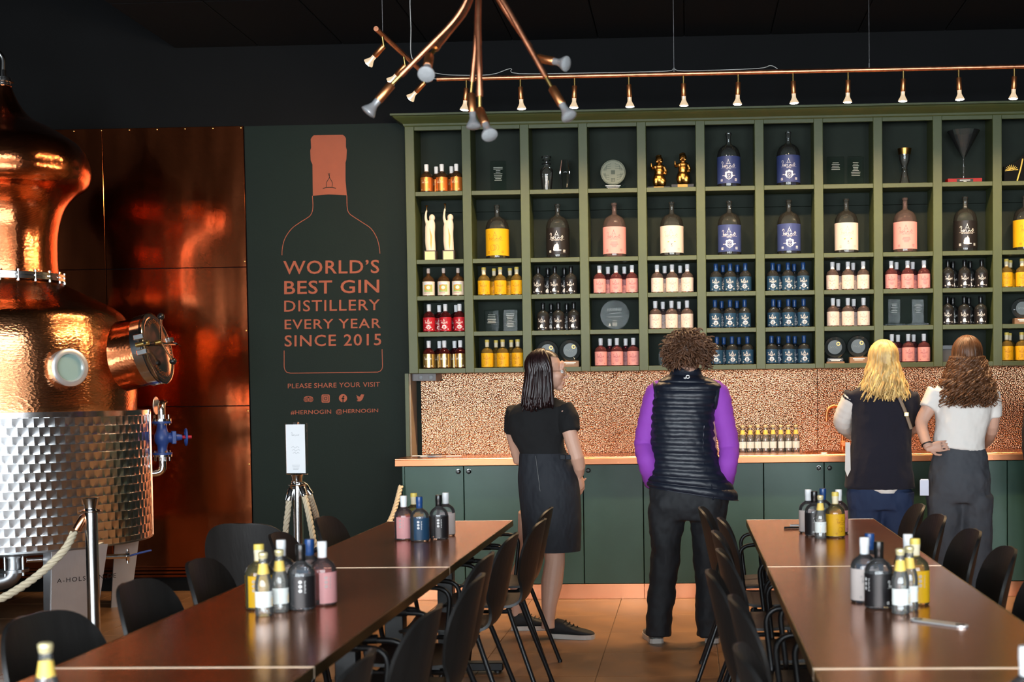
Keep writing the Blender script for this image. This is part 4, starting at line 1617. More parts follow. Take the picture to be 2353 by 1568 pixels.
tonic(t)
tonic_proto = proto(t)
for i in range(9):
    p = at(1689.5 + 17.45 * i, 1036, 9.40)
    lab = 'tonic bottle on the worktop, %s from the purple sleeve' % (['first', 'second', 'third', 'fourth', 'fifth', 'sixth', 'seventh', 'eighth', 'ninth'][i])
    if i == 0:
        t.location = (p.x, 9.40, TOPZ)
        t['label'] = lab
        t.rotation_euler = (0, 0, .8)
    else:
        dup(t, (p.x, 9.40 + (.004 if i % 2 else -.004), TOPZ), rnd.uniform(-.9, 1.2), lab)
# sink and taps
t = thing('sink', 'round copper basin rim let into the worktop', 'sink', (.922, 9.22, TOPZ))
m = MB()
m.lathe([(.150, 0), (.150, .006), (.142, .009), (.132, .006), (.128, .002), (.10, .0012), (0, .0008)], 44)
m.build('rim', K['copper'], t)


def faucet(x, label, rz=0.0, s=1.0):
    t = thing('tap', label, 'tap', (x, 9.36, TOPZ), rz)
    m = MB()
    m.lathe([(.026, 0), (.026, .008), (.016, .012), (.016, .05 * s), (0, .05 * s)], 22)
    m.build('base', K['copper_bright'], t)
    m = MB()
    pts = [(0, 0, .05 * s), (0, 0, .26 * s)] + [(-.055 + .055 * math.cos(a), -.03 * math.sin(a / 2), .26 * s + .055 * math.sin(a)) for a in [R_(18 * k) for k in range(1, 11)]] + [(-.112, -.035, .21 * s)]
    m.tube(pts, .0105, 14)
    m.build('spout', K['copper_bright'], t)
    m = MB()
    m.lathe([(0, 0), (.020, 0), (.020, .045), (.016, .05), (0, .05)], 22, (0, -.012, .055), Matrix.Rotation(R_(90), 4, 'X'))
    m.build('valve_knob', K['copper_bright'], t)


faucet(1.062, 'copper swan neck tap beside the white sleeve')
faucet(1.98, 'low copper tap right of the white shirt', 2.4, .55)

# leaflets
for i, (x, y, rz, col, lab) in enumerate([(-1.80, 9.22, .3, 'white_paper', 'white leaflet at the bottom of the pile on the worktop end'), (-1.72, 9.16, -.25, 'white_paper', 'white leaflet sticking out right of the dark card'),
                                          (-1.83, 9.12, .1, 'white_paper', 'white leaflet sticking out left of the dark card'), (-1.75, 9.17, .75, 'dark_card', 'dark grey card with small print on top of the leaflets'), (-1.62, 9.24, .15, 'white_paper', 'single pale leaflet lying right of the pile')]):
    z = TOPZ + [.0002, .0045, .0088, .0131, .0002][i]
    t = thing('leaflet', lab, 'leaflet', (x, y, z), rz, 'leaflets on the worktop')
    m = MB()
    m.box(-.052, .052, -.035, .035, 0, .004, .0005)
    m.build('card', K[col], t)
    F = Flat()
    F.line(spline([(-.02, 0), (-.005, .005), (.005, -.002), (.02, .003)], 3), .003)
    F.line([(-.03, -.018), (.03, -.018)], .002)
    F.mb(lambda u, v, d: (u, v, .0043)).build('print', K['grey_print'], t)

# ================================================================== the copper still
SC = Vector((-4.255, 8.35, 0))
VV = Vector((.454, -.891, 0))          # from the still towards the room
RT = Vector((.891, .454, 0))           # to its right seen from the room
still = thing('copper_still', 'huge copper pot still with onion head in dimpled steel jacket', 'still', tuple(SC))


def sp(a, b, z):
    return SC + RT * a + VV * b + Vector((0, 0, z))


JR = .81
m = MB()
m.lathe([(JR, .492), (JR, 1.288)], 96, SC)
jk = m.build('jacket', K['jacket'], still, world=True)
uvl = jk.data.uv_layers.new(name='spots')
for poly in jk.data.polygons:
    angs = []
    for li in poly.loop_indices:
        co = jk.data.vertices[jk.data.loops[li].vertex_index].co
        a = math.atan2(co.y, co.x)
        angs.append((li, a, co.z))
    amax = max(a for _, a, _ in angs)
    for li, a, z in angs:
        if amax - a > PI:
            a += 2 * PI
        uvl.data[li].uv = (a * JR / .058, z / .053)
m = MB()
m.lathe([(JR - .02, 1.275), (JR + .006, 1.275), (JR + .008, 1.306), (JR - .05, 1.309), (.70, 1.309)], 80, SC)
m.build('jacket_rim', K['steel'], still, world=True)
m = MB()
m.lathe([(JR + .003, .486), (JR + .003, .497), (JR - .01, .497)], 80, SC)
m.lathe([(JR - .002, .490), (.5, .44), (.12, .40), (0, .398)], 60, SC)
m.build('jacket_bottom', K['steel_dark'], still, world=True)
m = MB()
m.box(-.004, .004, JR - .01, JR + .007, .49, 1.30)
m.v = [SC + (Matrix.Rotation(math.atan2(RT.y, RT.x) - R_(90) - .10, 4, 'Z') @ v) for v in m.v]
m.build('jacket_seam', K['copper'], still, world=True)
pot = [(.738, 1.306), (.741, 1.42), (.741, 1.56), (.733, 1.695), (.715, 1.80), (.680, 1.895), (.611, 1.958), (.524, 2.003), (.424, 2.055), (.337, 2.100), (.300, 2.120)]
m = MB()
m.lathe(spline(pot, 4), 96, SC)
m.build('pot', K['copper_pot'], still, world=True, angle=60)
m = MB()
m.lathe([(.28, 2.118), (.315, 2.118), (.330, 2.122), (.330, 2.138), (.318, 2.139), (.318, 2.146), (.330, 2.147), (.330, 2.163), (.315, 2.167), (.28, 2.167)], 64, SC)
fl = m.build('neck_flange', K['steel'], still, world=True)
bolt = MB()
bolt.lathe([(0, -.036), (.009, -.036), (.009, -.024), (.006, -.024), (.006, .024), (.009, .024), (.009, .034), (0, .036)], 8)
bolt = bolt.data('bolt', K['chrome'])
for k in range(20):
    o = link(bpy.data.objects.new('bolt', bolt), fl)
    a = 2 * PI * k / 20
    o.location = (.324 * math.cos(a), .324 * math.sin(a), 2.1425)
on = [(.292, 2.166), (.288, 2.25), (.292, 2.409), (.312, 2.512), (.344, 2.595), (.401, 2.667), (.459, 2.712), (.489, 2.757), (.499, 2.819), (.484, 2.892), (.441, 2.974), (.354, 3.038), (.259, 3.094), (.182, 3.130), (.135, 3.170), (.097, 3.222), (.067, 3.281), (.047, 3.338)]
m = MB()
m.lathe(spline(on, 4), 96, SC)
m.build('onion_head', K['copper_smooth'], still, world=True, angle=60)
m = MB()
m.lathe([(.040, 3.335), (.050, 3.340), (.050, 3.350), (.044, 3.354), (.044, 3.362), (.060, 3.366), (.060, 3.380), (.052, 3.384), (.052, 3.392), (.024, 3.398), (.020, 3.44), (0, 3.44)], 36, SC)
m.build('top_flange', K['chrome'], still, world=True)
m = MB()
m.tube(bend([sp(0, 0, 3.43), sp(.005, 0, 3.53), sp(-.10, 0, 3.60), sp(-.45, 0, 3.72)], .07, 7), .0165, 14)
m.build('vapour_pipe', K['steel'], still, world=True)

# porthole
pa = R_(23)
pd = (VV * math.cos(pa - .02) + RT * math.sin(pa + .05)).normalized()
pc = SC + (VV * math.cos(pa) + RT * math.sin(pa)) * .72 + Vector((0, 0, 1.567))
PM = frame_to(pc, pc + pd)
m = MB()
m.lathe([(.090, -.04), (.104, -.03), (.104, .055), (.112, .058), (.112, .078), (.104, .084), (.084, .084), (.078, .074), (.078, .060)], 48, M=PM)
m.build('porthole_ring', mat('satin_porthole_ring', (.86, .87, .88), .34, .8), still, world=True)
m = MB()
m.lathe([(0, .064), (.080, .062)], 40, M=PM)
m.build('porthole_glass', mat('porthole_glass', (.30, .42, .38), .08, .0, 1.0, coat=1.0), still, world=True)

# manway with swing lid
ma = (RT * .86 + VV * .43 + Vector((0, 0, .20))).normalized()
mc = SC + (RT * .894 + VV * .447) * .925 + Vector((0, 0, 1.690))
MM = frame_to(mc, mc + ma)
m = MB()
m.lathe([(.275, -.40), (.240, -.32), (.222, -.24), (.215, -.16), (.213, -.07)], 56, M=MM)
m.build('manway_neck', K['copper_smooth'], still, world=True)
m = MB()
m.lathe([(.210, -.075), (.222, -.072), (.224, -.012), (.214, -.008), (.214, -.004)], 56, M=MM)
m.build('manway_ring', K['steel'], still, world=True)
m = MB()
m.lathe([(.200, -.006), (.226, -.003), (.228, .010), (.219, .017), (.203, .018), (.193, .013), (.12, .028), (0, .036)], 56, M=MM)
lid = m.build('manway_lid', mat('lid_steel', (.42, .41, .40), .16, 1.0), still, world=True)
u1 = (Vector((0, 0, 1)) - ma * ma.z).normalized()
u2 = ma.cross(u1) * -1
if u2.dot(RT) > 0 and False:
    u2 = -u2
u2 = u1.cross(ma)
if u2.dot(VV) > 0:
    u2 = -u2                     # u2 points away from the room, to the right edge of the lid as seen


def lp(a, b, h):
    return mc + u2 * a + u1 * b + ma * h


for word, a0, a1 in (('ARNOLD', 128, 62), ('HOLSTEIN', 28, -30), ('MARKDORF', -62, -140)):
    F = Flat()
    vs, fs, tw = text2d(word, .0, 1.1)
    mm = MB()
    for x, y in vs:
        a = R_(a0 + (a1 - a0) * x / tw)
        r = .158 + .026 * y
        mm.v.append(lp(r * math.cos(a), r * math.sin(a), .0275 - (r - .12) * .155 + .0035))
    mm.f = [list(f) for f in fs]
    mm.m = [0] * len(fs)
    mm.sm = [False] * len(fs)
    mm.build('lid_lettering', K['copper_bright'], lid, world=True)
m = MB()
m.tube([lp(-.25, .02, .03), lp(-.10, .02, .055), lp(.10, .02, .055), lp(.25, .03, .03)], .011, 10, flat=.8)
m.tube([lp(.20, .03, .05), lp(.33, .02, .035)], [.016, .006], 8, flat=.35)
m.build('clamp_bar', K['chrome'], still, world=True)
for (a, b) in ((-.235, .065), (-.235, -.03), (.22, .06)):
    m = MB()
    q = lp(a, b, .0)
    m.T = frame_to(q, q + ma)
    m.box(-.022, .022, -.017, .017, -.03, .035, .004)
    m.build('clamp_lug', K['steel'], still, world=True)
m = MB()
m.tube([lp(-.235, .02, -.03), lp(-.235, .02, .05)], .014, 10)
m.tube([lp(-.13, .02, .05), lp(-.13, .02, .09)], .014, 12)
m.build('clamp_bolt', K['brass'], still, world=True)
for (a, b, h) in ((-.03, .185, .085), (.0, -.10, .085)):
    m = MB()
    m.tube([lp(-.13, .02, .085), lp(a, b, h)], .0065, 10)
    h_ = m.build('clamp_handle', K['chrome'], still, world=True)
    m = MB()
    m.ball(lp(a, b, h), .0225, 16)
    m.build('handle_ball', K['black_plastic'], h_, world=True)

# blue globe valve on the jacket pipe
vc = sp(.885, .02, 1.115)


def vl(a, b, z):
    return vc + RT * a + VV * b + Vector((0, 0, z))


m = MB()
m.lathe([(0, -.10), (.034, -.10), (.030, -.07), (.034, -.045), (.048, -.02), (.050, .02), (.036, .05), (.032, .075), (.034, .10), (0, .10)], 24, vc)
m.tube([vl(.0, 0, 0), vl(.065, 0, .004)], .034, 16)
m.T = frame_to(vl(.07, 0, .004), vl(.2, 0, .004))
m.box(-.042, .042, -.042, .042, -.012, .016, .004)
m.T = Matrix.Identity(4)
m.tube([vl(.085, 0, .004), vl(.125, 0, .004)], [.026, .018], 14)
for z in (-.108, .098):
    m.lathe([(0, 0), (.062, 0), (.062, .014), (0, .014)], 28, (vc.x, vc.y, vc.z + z))
valve = m.build('valve_body', K['blue_paint'], still, world=True)
m = MB()
HM = frame_to(vl(.150, 0, .004), vl(.3, 0, .004))
pts = [(.052 * math.cos(a), .052 * math.sin(a), 0) for a in [2 * PI * i / 28 for i in range(29)]]
m.tube([HM @ Vector(p) for p in pts], .0078, 8)
for k in range(3):
    a = 2 * PI * k / 3 + .5
    m.tube([HM @ Vector((0, 0, .0)), HM @ Vector((.052 * math.cos(a), .052 * math.sin(a), 0))], .006, 8)
m.build('hand_wheel', K['blue_paint'], valve, world=True)
m = MB()
m.tube([vl(.12, 0, .004), vl(.185, 0, .004)], .011, 12)
m.build('valve_stem', K['red_plastic'], valve, world=True)
for z, s in ((.113, 1), (-.122, -1)):
    m = MB()
    m.lathe([(0, 0), (.060, 0), (.060, .014), (0, .014)], 28, (vc.x, vc.y, vc.z + z))
    for k in range(4):
        a = PI / 4 + PI / 2 * k
        m.lathe([(0, -.034), (.008, -.034), (.008, .034), (0, .034)], 6, (vc.x + .049 * math.cos(a), vc.y + .049 * math.sin(a), vc.z + z + .007))
    m.build('pipe_flange', K['chrome'], still, world=True)
m = MB()
m.tube(bend([vl(0, 0, .127), vl(0, 0, .225), vl(.03, -.14, .235)], .075, 8), .024, 16)
m.build('upper_elbow', K['steel'], still, world=True)
m = MB()
m.tube(bend([vl(0, 0, -.122), vl(0, 0, -.225), vl(-.16, 0, -.235)], .085, 8), .024, 16)
m.build('lower_elbow', K['steel'], still, world=True)
m = MB()
m.lathe([(0, 0), (.058, .0), (.060, .003), (.058, .006), (0, .006)], 30, M=frame_to(vl(-.03, -.06, .215), vl(.9, .35, .215)))
m.build('cover_plate', K['steel_brushed'], still, world=True)

# legs
for k, ph in enumerate((-49, 41, 131, 221)):
    a = R_(ph)
    rad = Vector((math.cos(a), math.sin(a), 0))
    tan = Vector((-math.sin(a), math.cos(a), 0))
    m = MB()
    ap_t, ap_b = SC + rad * .77 + Vector((0, 0, .505)), SC + rad * .69
    for d_, wt, wb in ((tan, .32, .26), (-rad, .16, .12)):
        nrm = Vector((d_.y, -d_.x, 0)) * .006
        q = [ap_t, ap_t + d_ * wt, ap_b + d_ * wb, ap_b]
        m.add([p + nrm for p in q] + [p - nrm for p in q], [[0, 1, 2, 3], [7, 6, 5, 4], [0, 4, 5, 1], [1, 5, 6, 2], [2, 6, 7, 3], [3, 7, 4, 0]])
    lg = m.build('leg', K['steel_brushed'], still, world=True)
    if k == 0:
        o_ = ap_t.lerp(ap_b, .42) + tan * .03
        dn = (ap_b - ap_t).normalized()
        out = tan.cross(dn).normalized()
        if out.dot(VV) < 0:
            out = -out
        F = Flat()
        F.text('A-HOLSTEIN.DE', 0, 0, h=.028, space=1.25)
        mm = F.mb(lambda u, v, d: o_ + tan * u - dn * v + out * .0075)
        mm.build('leg_lettering', K['black_plastic'], lg, world=True)
# drain below
m = MB()
m.tube(bend([sp(-.02, .42, .47), sp(-.02, .42, .30), sp(-.5, .46, .24)], .10, 8), .055, 20)
m.lathe([(0, .34), (.085, .34), (.085, .358), (0, .358)], 28, sp(-.02, .42, 0))
m.lathe([(0, .43), (.075, .43), (.075, .50), (0, .50)], 28, sp(-.02, .42, 0))
for k in range(4):
    a = PI / 4 + PI / 2 * k
    m.lathe([(0, .32), (.009, .32), (.009, .46), (0, .46)], 8, sp(-.02 + .07 * math.cos(a), .42 + .07 * math.sin(a), 0))
m.build('drain_pipe', K['steel_dark'], still, world=True)
m = MB()
m.tube([sp(-.30, .42, .02), sp(-.30, .42, .24)], .05, 16)
m.box(SC.x - .42, SC.x - .12, SC.y - .60, SC.y - .38, 0.001, .20, .01)
m.build('drain_box', K['steel_dark'], still, world=True)
m = MB()
m.tube([sp(.05, .55, .42), sp(.62, .50, .405)], .015, 14)
m.build('outlet_pipe', K['steel'], still, world=True)
m = MB()
m.lathe([(0, -.008), (.030, -.008), (.030, .008), (0, .008)], 20, M=frame_to(sp(.62, .50, .405), sp(.8, .49, .40)))
m.tube([sp(.62, .50, .36), sp(.62, .50, .45)], .008, 10)
m.build('outlet_clamp', K['chrome'], still, world=True)
m = MB()
m.tube([sp(.63, .50, .405), sp(.70, .49, .42), sp(.76, .48, .43)], [.010, .014, .012], 10, flat=.5)
m.build('outlet_lever', K['blue_paint'], still, world=True)

# ================================================================== rope barriers
def rope_mesh(path, r=.0165, k=1):
    path = [Vector(p) for p in spline(path, 12)]
    m = MB()
    L = [0.0]
    for a, b in zip(path, path[1:]):
        L.append(L[-1] + (b - a).length)
    n = max(24, int(L[-1] / .0075))
    rs = []
    j = 0
    for i in range(n + 1):
        s = L[-1] * i / n
        while j < len(L) - 2 and L[j + 1] < s:
            j += 1
        t = (s - L[j]) / max(1e-6, L[j + 1] - L[j])
        rs.append((path[j].lerp(path[j + 1], t), (path[j + 1] - path[j]).normalized(), s))
    side = rs[0][1].orthogonal().normalized()
    st = [[], [], []]
    for p, t, s in rs:
        side = (side - t * side.dot(t)).normalized()
        o = t.cross(side)
        for q in range(3):
            a = 2 * PI * q / 3 + s * 2 * PI / .085
            st[q].append(p + side * (r * .52 * math.cos(a)) + o * (r * .52 * math.sin(a)))
    for q in range(3):
        m.tube(st[q], r * .56, 7)
    return m


def stanchion(x, y, h, label):
    t = thing('rope_stanchion', label, 'barrier post', (x, y, 0), 0, 'rope barrier posts')
    m = MB()
    m.lathe([(0, 0), (.155, 0), (.155, .008), (.10, .018), (.04, .026), (.03, .04)], 40)
    m.build('foot', K['steel'], t)
    m = MB()
    m.lathe([(.0265, .02), (.0265, h - .05), (0, h - .05)], 28)
    m.build('post', K['steel'], t)
    m = MB()
    m.lathe([(.028, h - .062), (.050, h - .060), (.052, h - .054), (.030, h - .050), (.026, h - .047), (.032, h - .012), (.036, h), (.031, h - .001), (.024, h - .02), (0, h - .022)], 30)
    m.build('collar', K['chrome'], t)
    return t


st1 = stanchion(-2.62, 5.8, .945, 'polished steel rope post in front of the dimpled jacket')
st2 = stanchion(-2.173, 7.4, .945, 'polished steel rope post carrying the paper sign')


def rope(name_label, path, ends):
    t = thing('barrier_rope', name_label, 'rope', tuple(path[0]), 0, 'barrier ropes')
    m = rope_mesh(path)
    m.build('cord', K['rope'], t, world=True)
    for p, d in ends:
        p, d = Vector(p), Vector(d).normalized()
        m = MB()
        m.lathe([(0, -.03), (.0185, -.03), (.0185, .03), (.010, .042), (.006, .05), (0, .05)], 16, M=frame_to(p, p + d))
        e = m.build('end_ferrule', K['copper'] if name_label.startswith('thick') else K['chrome'], t, world=True)
        m = MB()
        q = p + d * .065
        M_ = frame_to(q, q + d)
        m.tube([M_ @ Vector((.016 * math.cos(a), 0, .018 * math.sin(a))) for a in [2 * PI * i / 14 for i in range(15)]], .0032, 6)
        m.build('hook', K['chrome'], e, world=True)


p0 = Vector((-2.665, 5.79, .835))
rope('thick twisted rope hanging left from the front post', [p0 + Vector((-.025, -.01, -.04)), at(150, 1262, 5.72), at(100, 1312, 5.65), at(45, 1352, 5.58), at(-15, 1382, 5.5), at(-120, 1400, 5.4), at(-260, 1380, 5.25), at(-380, 1290, 5.15)], [(p0, (.5, .1, .9))])
q2 = Vector((-2.173, 7.4, .86))
rope('pale rope hanging straight down left of the sign post', [at(664, 1152, 7.38), at(661, 1180, 7.37), at(657, 1215, 7.36), at(655, 1260, 7.35), at(662, 1310, 7.34), at(672, 1350, 7.33), at(680, 1420, 7.30), Vector((-2.13, 7.27, .03)), Vector((-2.02, 7.22, .019)), Vector((-1.95, 7.25, .019))], [(at(666, 1138, 7.38), (.2, .1, .9))])
rope('pale rope falling towards the table right of the sign post', [at(700, 1142, 7.37), at(707, 1170, 7.33), at(714, 1205, 7.29), at(720, 1240, 7.25), at(728, 1290, 7.2), at(745, 1350, 7.12), Vector((-1.93, 7.06, .16)), Vector((-1.90, 7.02, .03)), Vector((-1.82, 6.98, .019)), Vector((-1.76, 7.02, .019))], [(at(696, 1128, 7.38), (-.3, .1, .9))])
rope('pale rope slung from the sign post to the counter end', [at(712, 1140, 7.45), at(722, 1170, 7.57), at(736, 1210, 7.75), at(770, 1250, 8.0), at(820, 1262, 8.3), at(865, 1240, 8.55), at(900, 1190, 8.75), at(921, 1118, 8.92)], [(at(707, 1126, 7.44), (-.5, -.1, .9))])

# sign on the post
t = thing('table_sign', 'white paper notice in clear stand on top of rope post', 'sign', (-2.173, 7.4, .946), R_(-8))
m = MB()
m.box(-.062, .062, -.012, .012, .0, .285, .004)
m.build('holder', K['acrylic'], t)
m = MB()
m.box(-.056, .056, -.0155, -.0135, .008, .278)
sg = m.build('paper', K['white_paper'], t)
F = Flat()
for st_ in HERNO:
    F.line([((u - 600) * .00009, .225 - (v - 560) * .00009) for u, v in st_], .0014)
for j, (a, b) in enumerate(((-.024, .020), (-.020, .026), (-.016, .022))):
    F.line(spline([(a, .150 - .016 * j), (a + .012, .156 - .016 * j), (a + .02, .147 - .016 * j), (b - .01, .155 - .016 * j), (b, .150 - .016 * j)], 3), .0016)
for j in range(4):
    F.line([(-.022 + .002 * j, .052 - .008 * j), (.024 - .003 * j, .052 - .008 * j)], .0018)
F.mb(lambda u, v, d: (u, -.0162, v)).build('print', K['grey_print'], sg)
m = MB()
m.box(-.012, .012, -.014, .014, .276, .292, .002)
m.build('clip', K['chrome'], t)

# ================================================================== tables
TT = .74
CH_LA = [6.62, 6.02, 5.41, 4.74, 4.16, 3.55, 2.90]          # chair rows, distances from the camera
CH_LS = [6.22, 5.52, 4.62, 4.08, 3.42, 2.84]
CH_RA = [(6.55, .325), (6.0, .405), (5.43, .37), (4.80, .375), (4.22, .33), (3.68, .385), (2.95, .375)]
CH_RO = [6.62, 6.05, 5.40, 4.80, 4.20, 3.55]


def free_y(left, lo, hi):
    """a spot for the table column between the chair legs"""
    ys = CH_LA + CH_LS if left else [y for y, x in CH_RA] + CH_RO
    hard = [] if left else [y for y, x in CH_RA if x > .366]
    best = max((min([.3] + [abs(q - y) - .25 for y in hard]) < 0 and -9 or min(min(abs(q - (y - .22)), abs(q - (y + .22)), abs(q - (y - .17)), abs(q - (y + .17))) for y in ys), -abs(q - (lo + hi) / 2), q) for q in [lo + (hi - lo) * i / 60 for i in range(61)])
    return best[2]



def table(xa, xb, ya, yb, label):
    cx, cy = (xa + xb) / 2, (ya + yb) / 2
    t = thing('table', label, 'table', (cx, cy, 0), 0, 'long bronze topped tables')
    m = MB()
    m.box(xa + .003, xb - .003, ya + .003, yb - .003, TT - .026, TT, .001)
    m.build('table_top', K['table'], t, world=True)
    for (a, b, c, d, mt) in ((xa, xa + .0028, ya + .003, yb - .003, 'table_edge'), (xb - .0028, xb, ya + .003, yb - .003, 'table_edge'), (xa, xb, ya, ya + .0028, 'table_end'), (xa, xb, yb - .0028, yb, 'table_end')):
        m = MB()
        m.box(a, b, c, d, TT - .028, TT + .0004)
        m.build('edge_strip', K[mt], t, world=True)
    for yy in (free_y(cx < 0, ya + .15, ya + .78), free_y(cx < 0, yb - .78, yb - .15)):
        m = MB()
        m.box(cx - .038, cx + .038, yy - .038, yy + .038, .03, TT - .028, .003)
        m.build('column', K['black_metal'], t, world=True)
        m = MB()
        m.box(cx - .28, cx + .28, yy - .035, yy + .035, .012, .052, .004)
        for sx in (-.25, .25):
            m.lathe([(0, 0), (.018, 0), (.018, .013), (0, .013)], 12, (cx + sx, yy, 0))
        m.build('foot_bar', K['black_metal'], t, world=True)
        m = MB()
        m.box(cx - .24, cx + .24, yy - .03, yy + .03, TT - .045, TT - .0275, .002)
        m.build('top_bar', K['black_metal'], t, world=True)
    return t


LT = [(-1.527, -.890), (4.952, 6.765), (3.135, 4.948), (1.318, 3.131)]
RTB = [(.280, .908), (4.895, 6.685), (3.090, 4.888), (1.285, 3.083)]
for nm, T_ in (('left', LT), ('right', RTB)):
    for k, w in enumerate(('farthest', 'middle', 'nearest')):
        table(T_[0][0], T_[0][1], T_[k + 1][0] + .001, T_[k + 1][1] - .001, '%s table of the %s row, bronze top with brass edge' % (w, nm))

# ================================================================== chairs
def chair_proto():
    t = thing('chair', 'x', 'chair', (0, 0, 0), 0, 'black plywood armchairs at the tables')
    prof = [(.180, .432), (.165, .446), (.10, .452), (.0, .448), (-.09, .443), (-.145, .447), (-.183, .468), (-.205, .51), (-.219, .56), (-.232, .62), (-.244, .68), (-.256, .74), (-.264, .785), (-.270, .812)]
    prof = prof[:9] + [(-.230, .61), (-.240, .66)]
    hw = [.150, .185, .203, .205, .198, .188, .178, .174, .184, .196, .203]
    S_ = spline([(a, b, c) for (a, b), c in zip(prof, hw)], 3)
    for i in range(1, 13):                               # rounded top of the back
        a = R_(87 * i / 12)
        z = .66 + .155 * math.sin(a)
        S_.append((-.240 - .034 * (z - .66) / .16, z, .203 * math.cos(a) ** .52))
    nu = 12
    vs, fs = [], []
    for i, (x, z, w) in enumerate(S_):
        up = min(1, max(0, (z - .45) / .12))
        for j in range(nu + 1):
            u = -1 + 2 * j / nu
            y = w * u
            vs.append((x + 1.35 * up * y * y, y, z + .012 * (1 - up) * u * u))
    n = nu + 1
    for i in range(len(S_) - 1):
        for j in range(nu):
            fs.append((i * n + j, i * n + j + 1, (i + 1) * n + j + 1, (i + 1) * n + j))
    bm = bmesh.new()
    V_ = [bm.verts.new(v) for v in vs]
    for f in fs:
        bm.faces.new([V_[q] for q in f])
    bm.normal_update()
    bmesh.ops.solidify(bm, geom=bm.faces[:], thickness=.011)
    bmesh.ops.recalc_face_normals(bm, faces=bm.faces[:])
    for f in bm.faces:
        f.smooth = True
    seat_f = [f for f in bm.faces if max(v.co.x for v in f.verts) > -.16]
    me = bpy.data.meshes.new('shell')
    bm.to_mesh(me)
    bm.free()
    me.set_sharp_from_angle(angle=R_(50))
    me.materials.append(K['black_wood'])
    link(bpy.data.objects.new('shell', me), t)
    for sx, (xt, xb) in ((1, (.12, .185)), (-1, (-.13, -.285))):
        for sy in (-1, 1):
            m = MB()
            m.tube([(xt, sy * .165, .436), (xt + (xb - xt) * .10, sy * .178, .395), (xb, sy * .232, .006)], .0105, 10)
            m.lathe([(0, 0), (.0115, 0), (.0115, .014), (0, .014)], 10, (xb, sy * .232, 0))
            m.build('leg', K['black_metal'], t)
    for sy in (-1, 1):
        m = MB()
        m.tube([(.135, sy * .168, .425), (-.145, sy * .168, .425)], .009, 8)
        m.build('seat_rail', K['black_metal'], t)
        m = MB()
        m.tube(bend([(-.055, sy * .168, .425), (-.06, sy * .242, .43), (-.085, sy * .246, .655), (.06, sy * .246, .662), (.155, sy * .246, .662)], .06, 6), .0095, 10)
        ar = m.build('arm', K['black_metal'], t)
        m = MB()
        m.tube([(.005, sy * .246, .662), (.160, sy * .246, .662)], .0145, 12)
        m.build('arm_pad', K['black_plastic'], ar)
    for x in (.10, -.12):
        m = MB()
        m.tube([(x, -.168, .425), (x, .168, .425)], .009, 8)
        m.build('cross_rail', K['black_metal'], t)
    return proto(t)


chair0 = chair_proto()
_first = [True]


def chair(x, y, rz, label):
    if _first[0]:
        _first[0] = False
        chair0.location = (x, y, 0)
        chair0.rotation_euler = (0, 0, rz)
        chair0['label'] = label
        return chair0
    return dup(chair0, (x, y, 0), rz, label)


nth = ['first', 'second', 'third', 'fourth', 'fifth', 'sixth', 'seventh', 'eighth']
jj = random.Random(11)
for k, y in enumerate(CH_LA):
    chair(-.975 + [.02, .045, 0, 0, .05, .03, 0][k] + jj.uniform(-.004, .004), y, PI + jj.uniform(-.05, .05), 'black chair on the aisle side of the left table, %s from the far end' % nth[k])
for k, y in enumerate(CH_LS):
    chair(-1.452 - (.012 if k == 4 else 0) + jj.uniform(-.006, .004), y, jj.uniform(-.05, .05) - (.16 if k == 4 else 0), 'black chair on the still side of the left table, %s from the far end' % nth[k])
chair(-1.985, 6.22, R_(86), 'black chair turned away from the left table, broad back to the viewer')
for k, (y, x) in enumerate(CH_RA):
    chair(x, y, jj.uniform(-.05, .05), 'black chair on the aisle side of the right table, %s from the far end' % nth[k])
for k, y in enumerate(CH_RO):
    chair(.858 + jj.uniform(-.008, .012), y, PI + jj.uniform(-.05, .05), 'black chair on the outer side of the right table, %s from the far end' % nth[k])

# ================================================================== on the tables
ZT = TT + .0008
grp = 'bottles set out on the tables'
tb = [
    ('pink', -1.262, 5.905, 2.2, 'pink labelled gin bottle with white cap on far left table'),
    ('blue', -1.180, 5.845, 2.45, 'blue gin bottle in front of its group on far left table'),
    ('black', -1.110, 5.925, 2.5, 'black labelled gin bottle of the group on far left table'),
    ('yellow', -1.245, 6.045, .4, 'yellow capped gin bottle at the back of far left table group'),
    ('white', -1.105, 6.070, 2.3, 'white labelled gin bottle at the back of far left table group'),
    ('yellow', -1.300, 4.010, 2.3, 'yellow gin bottle on middle left table beside tonic bottles'),
    ('white', -1.262, 4.135, .3, 'white capped gin bottle behind the tonic bottles on middle left table'),
    ('black', -1.172, 3.985, 2.6, 'black gin bottle on middle left table beside tonic bottles'),
    ('blue', -1.190, 4.140, .2, 'blue capped gin bottle at the back of middle left table group'),
    ('pink', -1.128, 4.085, 2.9, 'pink gin bottle at the right of middle left table group'),
    ('black', .548, 5.935, .5, 'black labelled gin bottle on far right table'),
    ('yellow', .632, 5.865, .7, 'yellow gin bottle on far right table'),
    ('white', .535, 6.060, .3, 'white capped gin bottle behind the black one on far right table'),
    ('blue', .600, 6.100, .4, 'blue capped gin bottle at the back of far right table group'),
    ('pink', .665, 6.030, .3, 'pink gin bottle behind the yellow one on far right table'),
    ('black', .552, 3.955, 1.2, 'black labelled gin bottle on middle right table'),
    ('white', .525, 4.070, .3, 'white capped gin bottle left of the black one on middle right table'),
    ('yellow', .668, 4.020, 2.6, 'yellow gin bottle on middle right table'),
    ('blue', .555, 4.180, .3, 'blue capped gin bottle at the back of middle right table group'),
    ('pink', .668, 4.150, .3, 'pink gin bottle behind the yellow one on middle right table'),
    ('white', .578, 2.330, .3, 'white capped gin bottle at the right edge on nearest right table'),
]
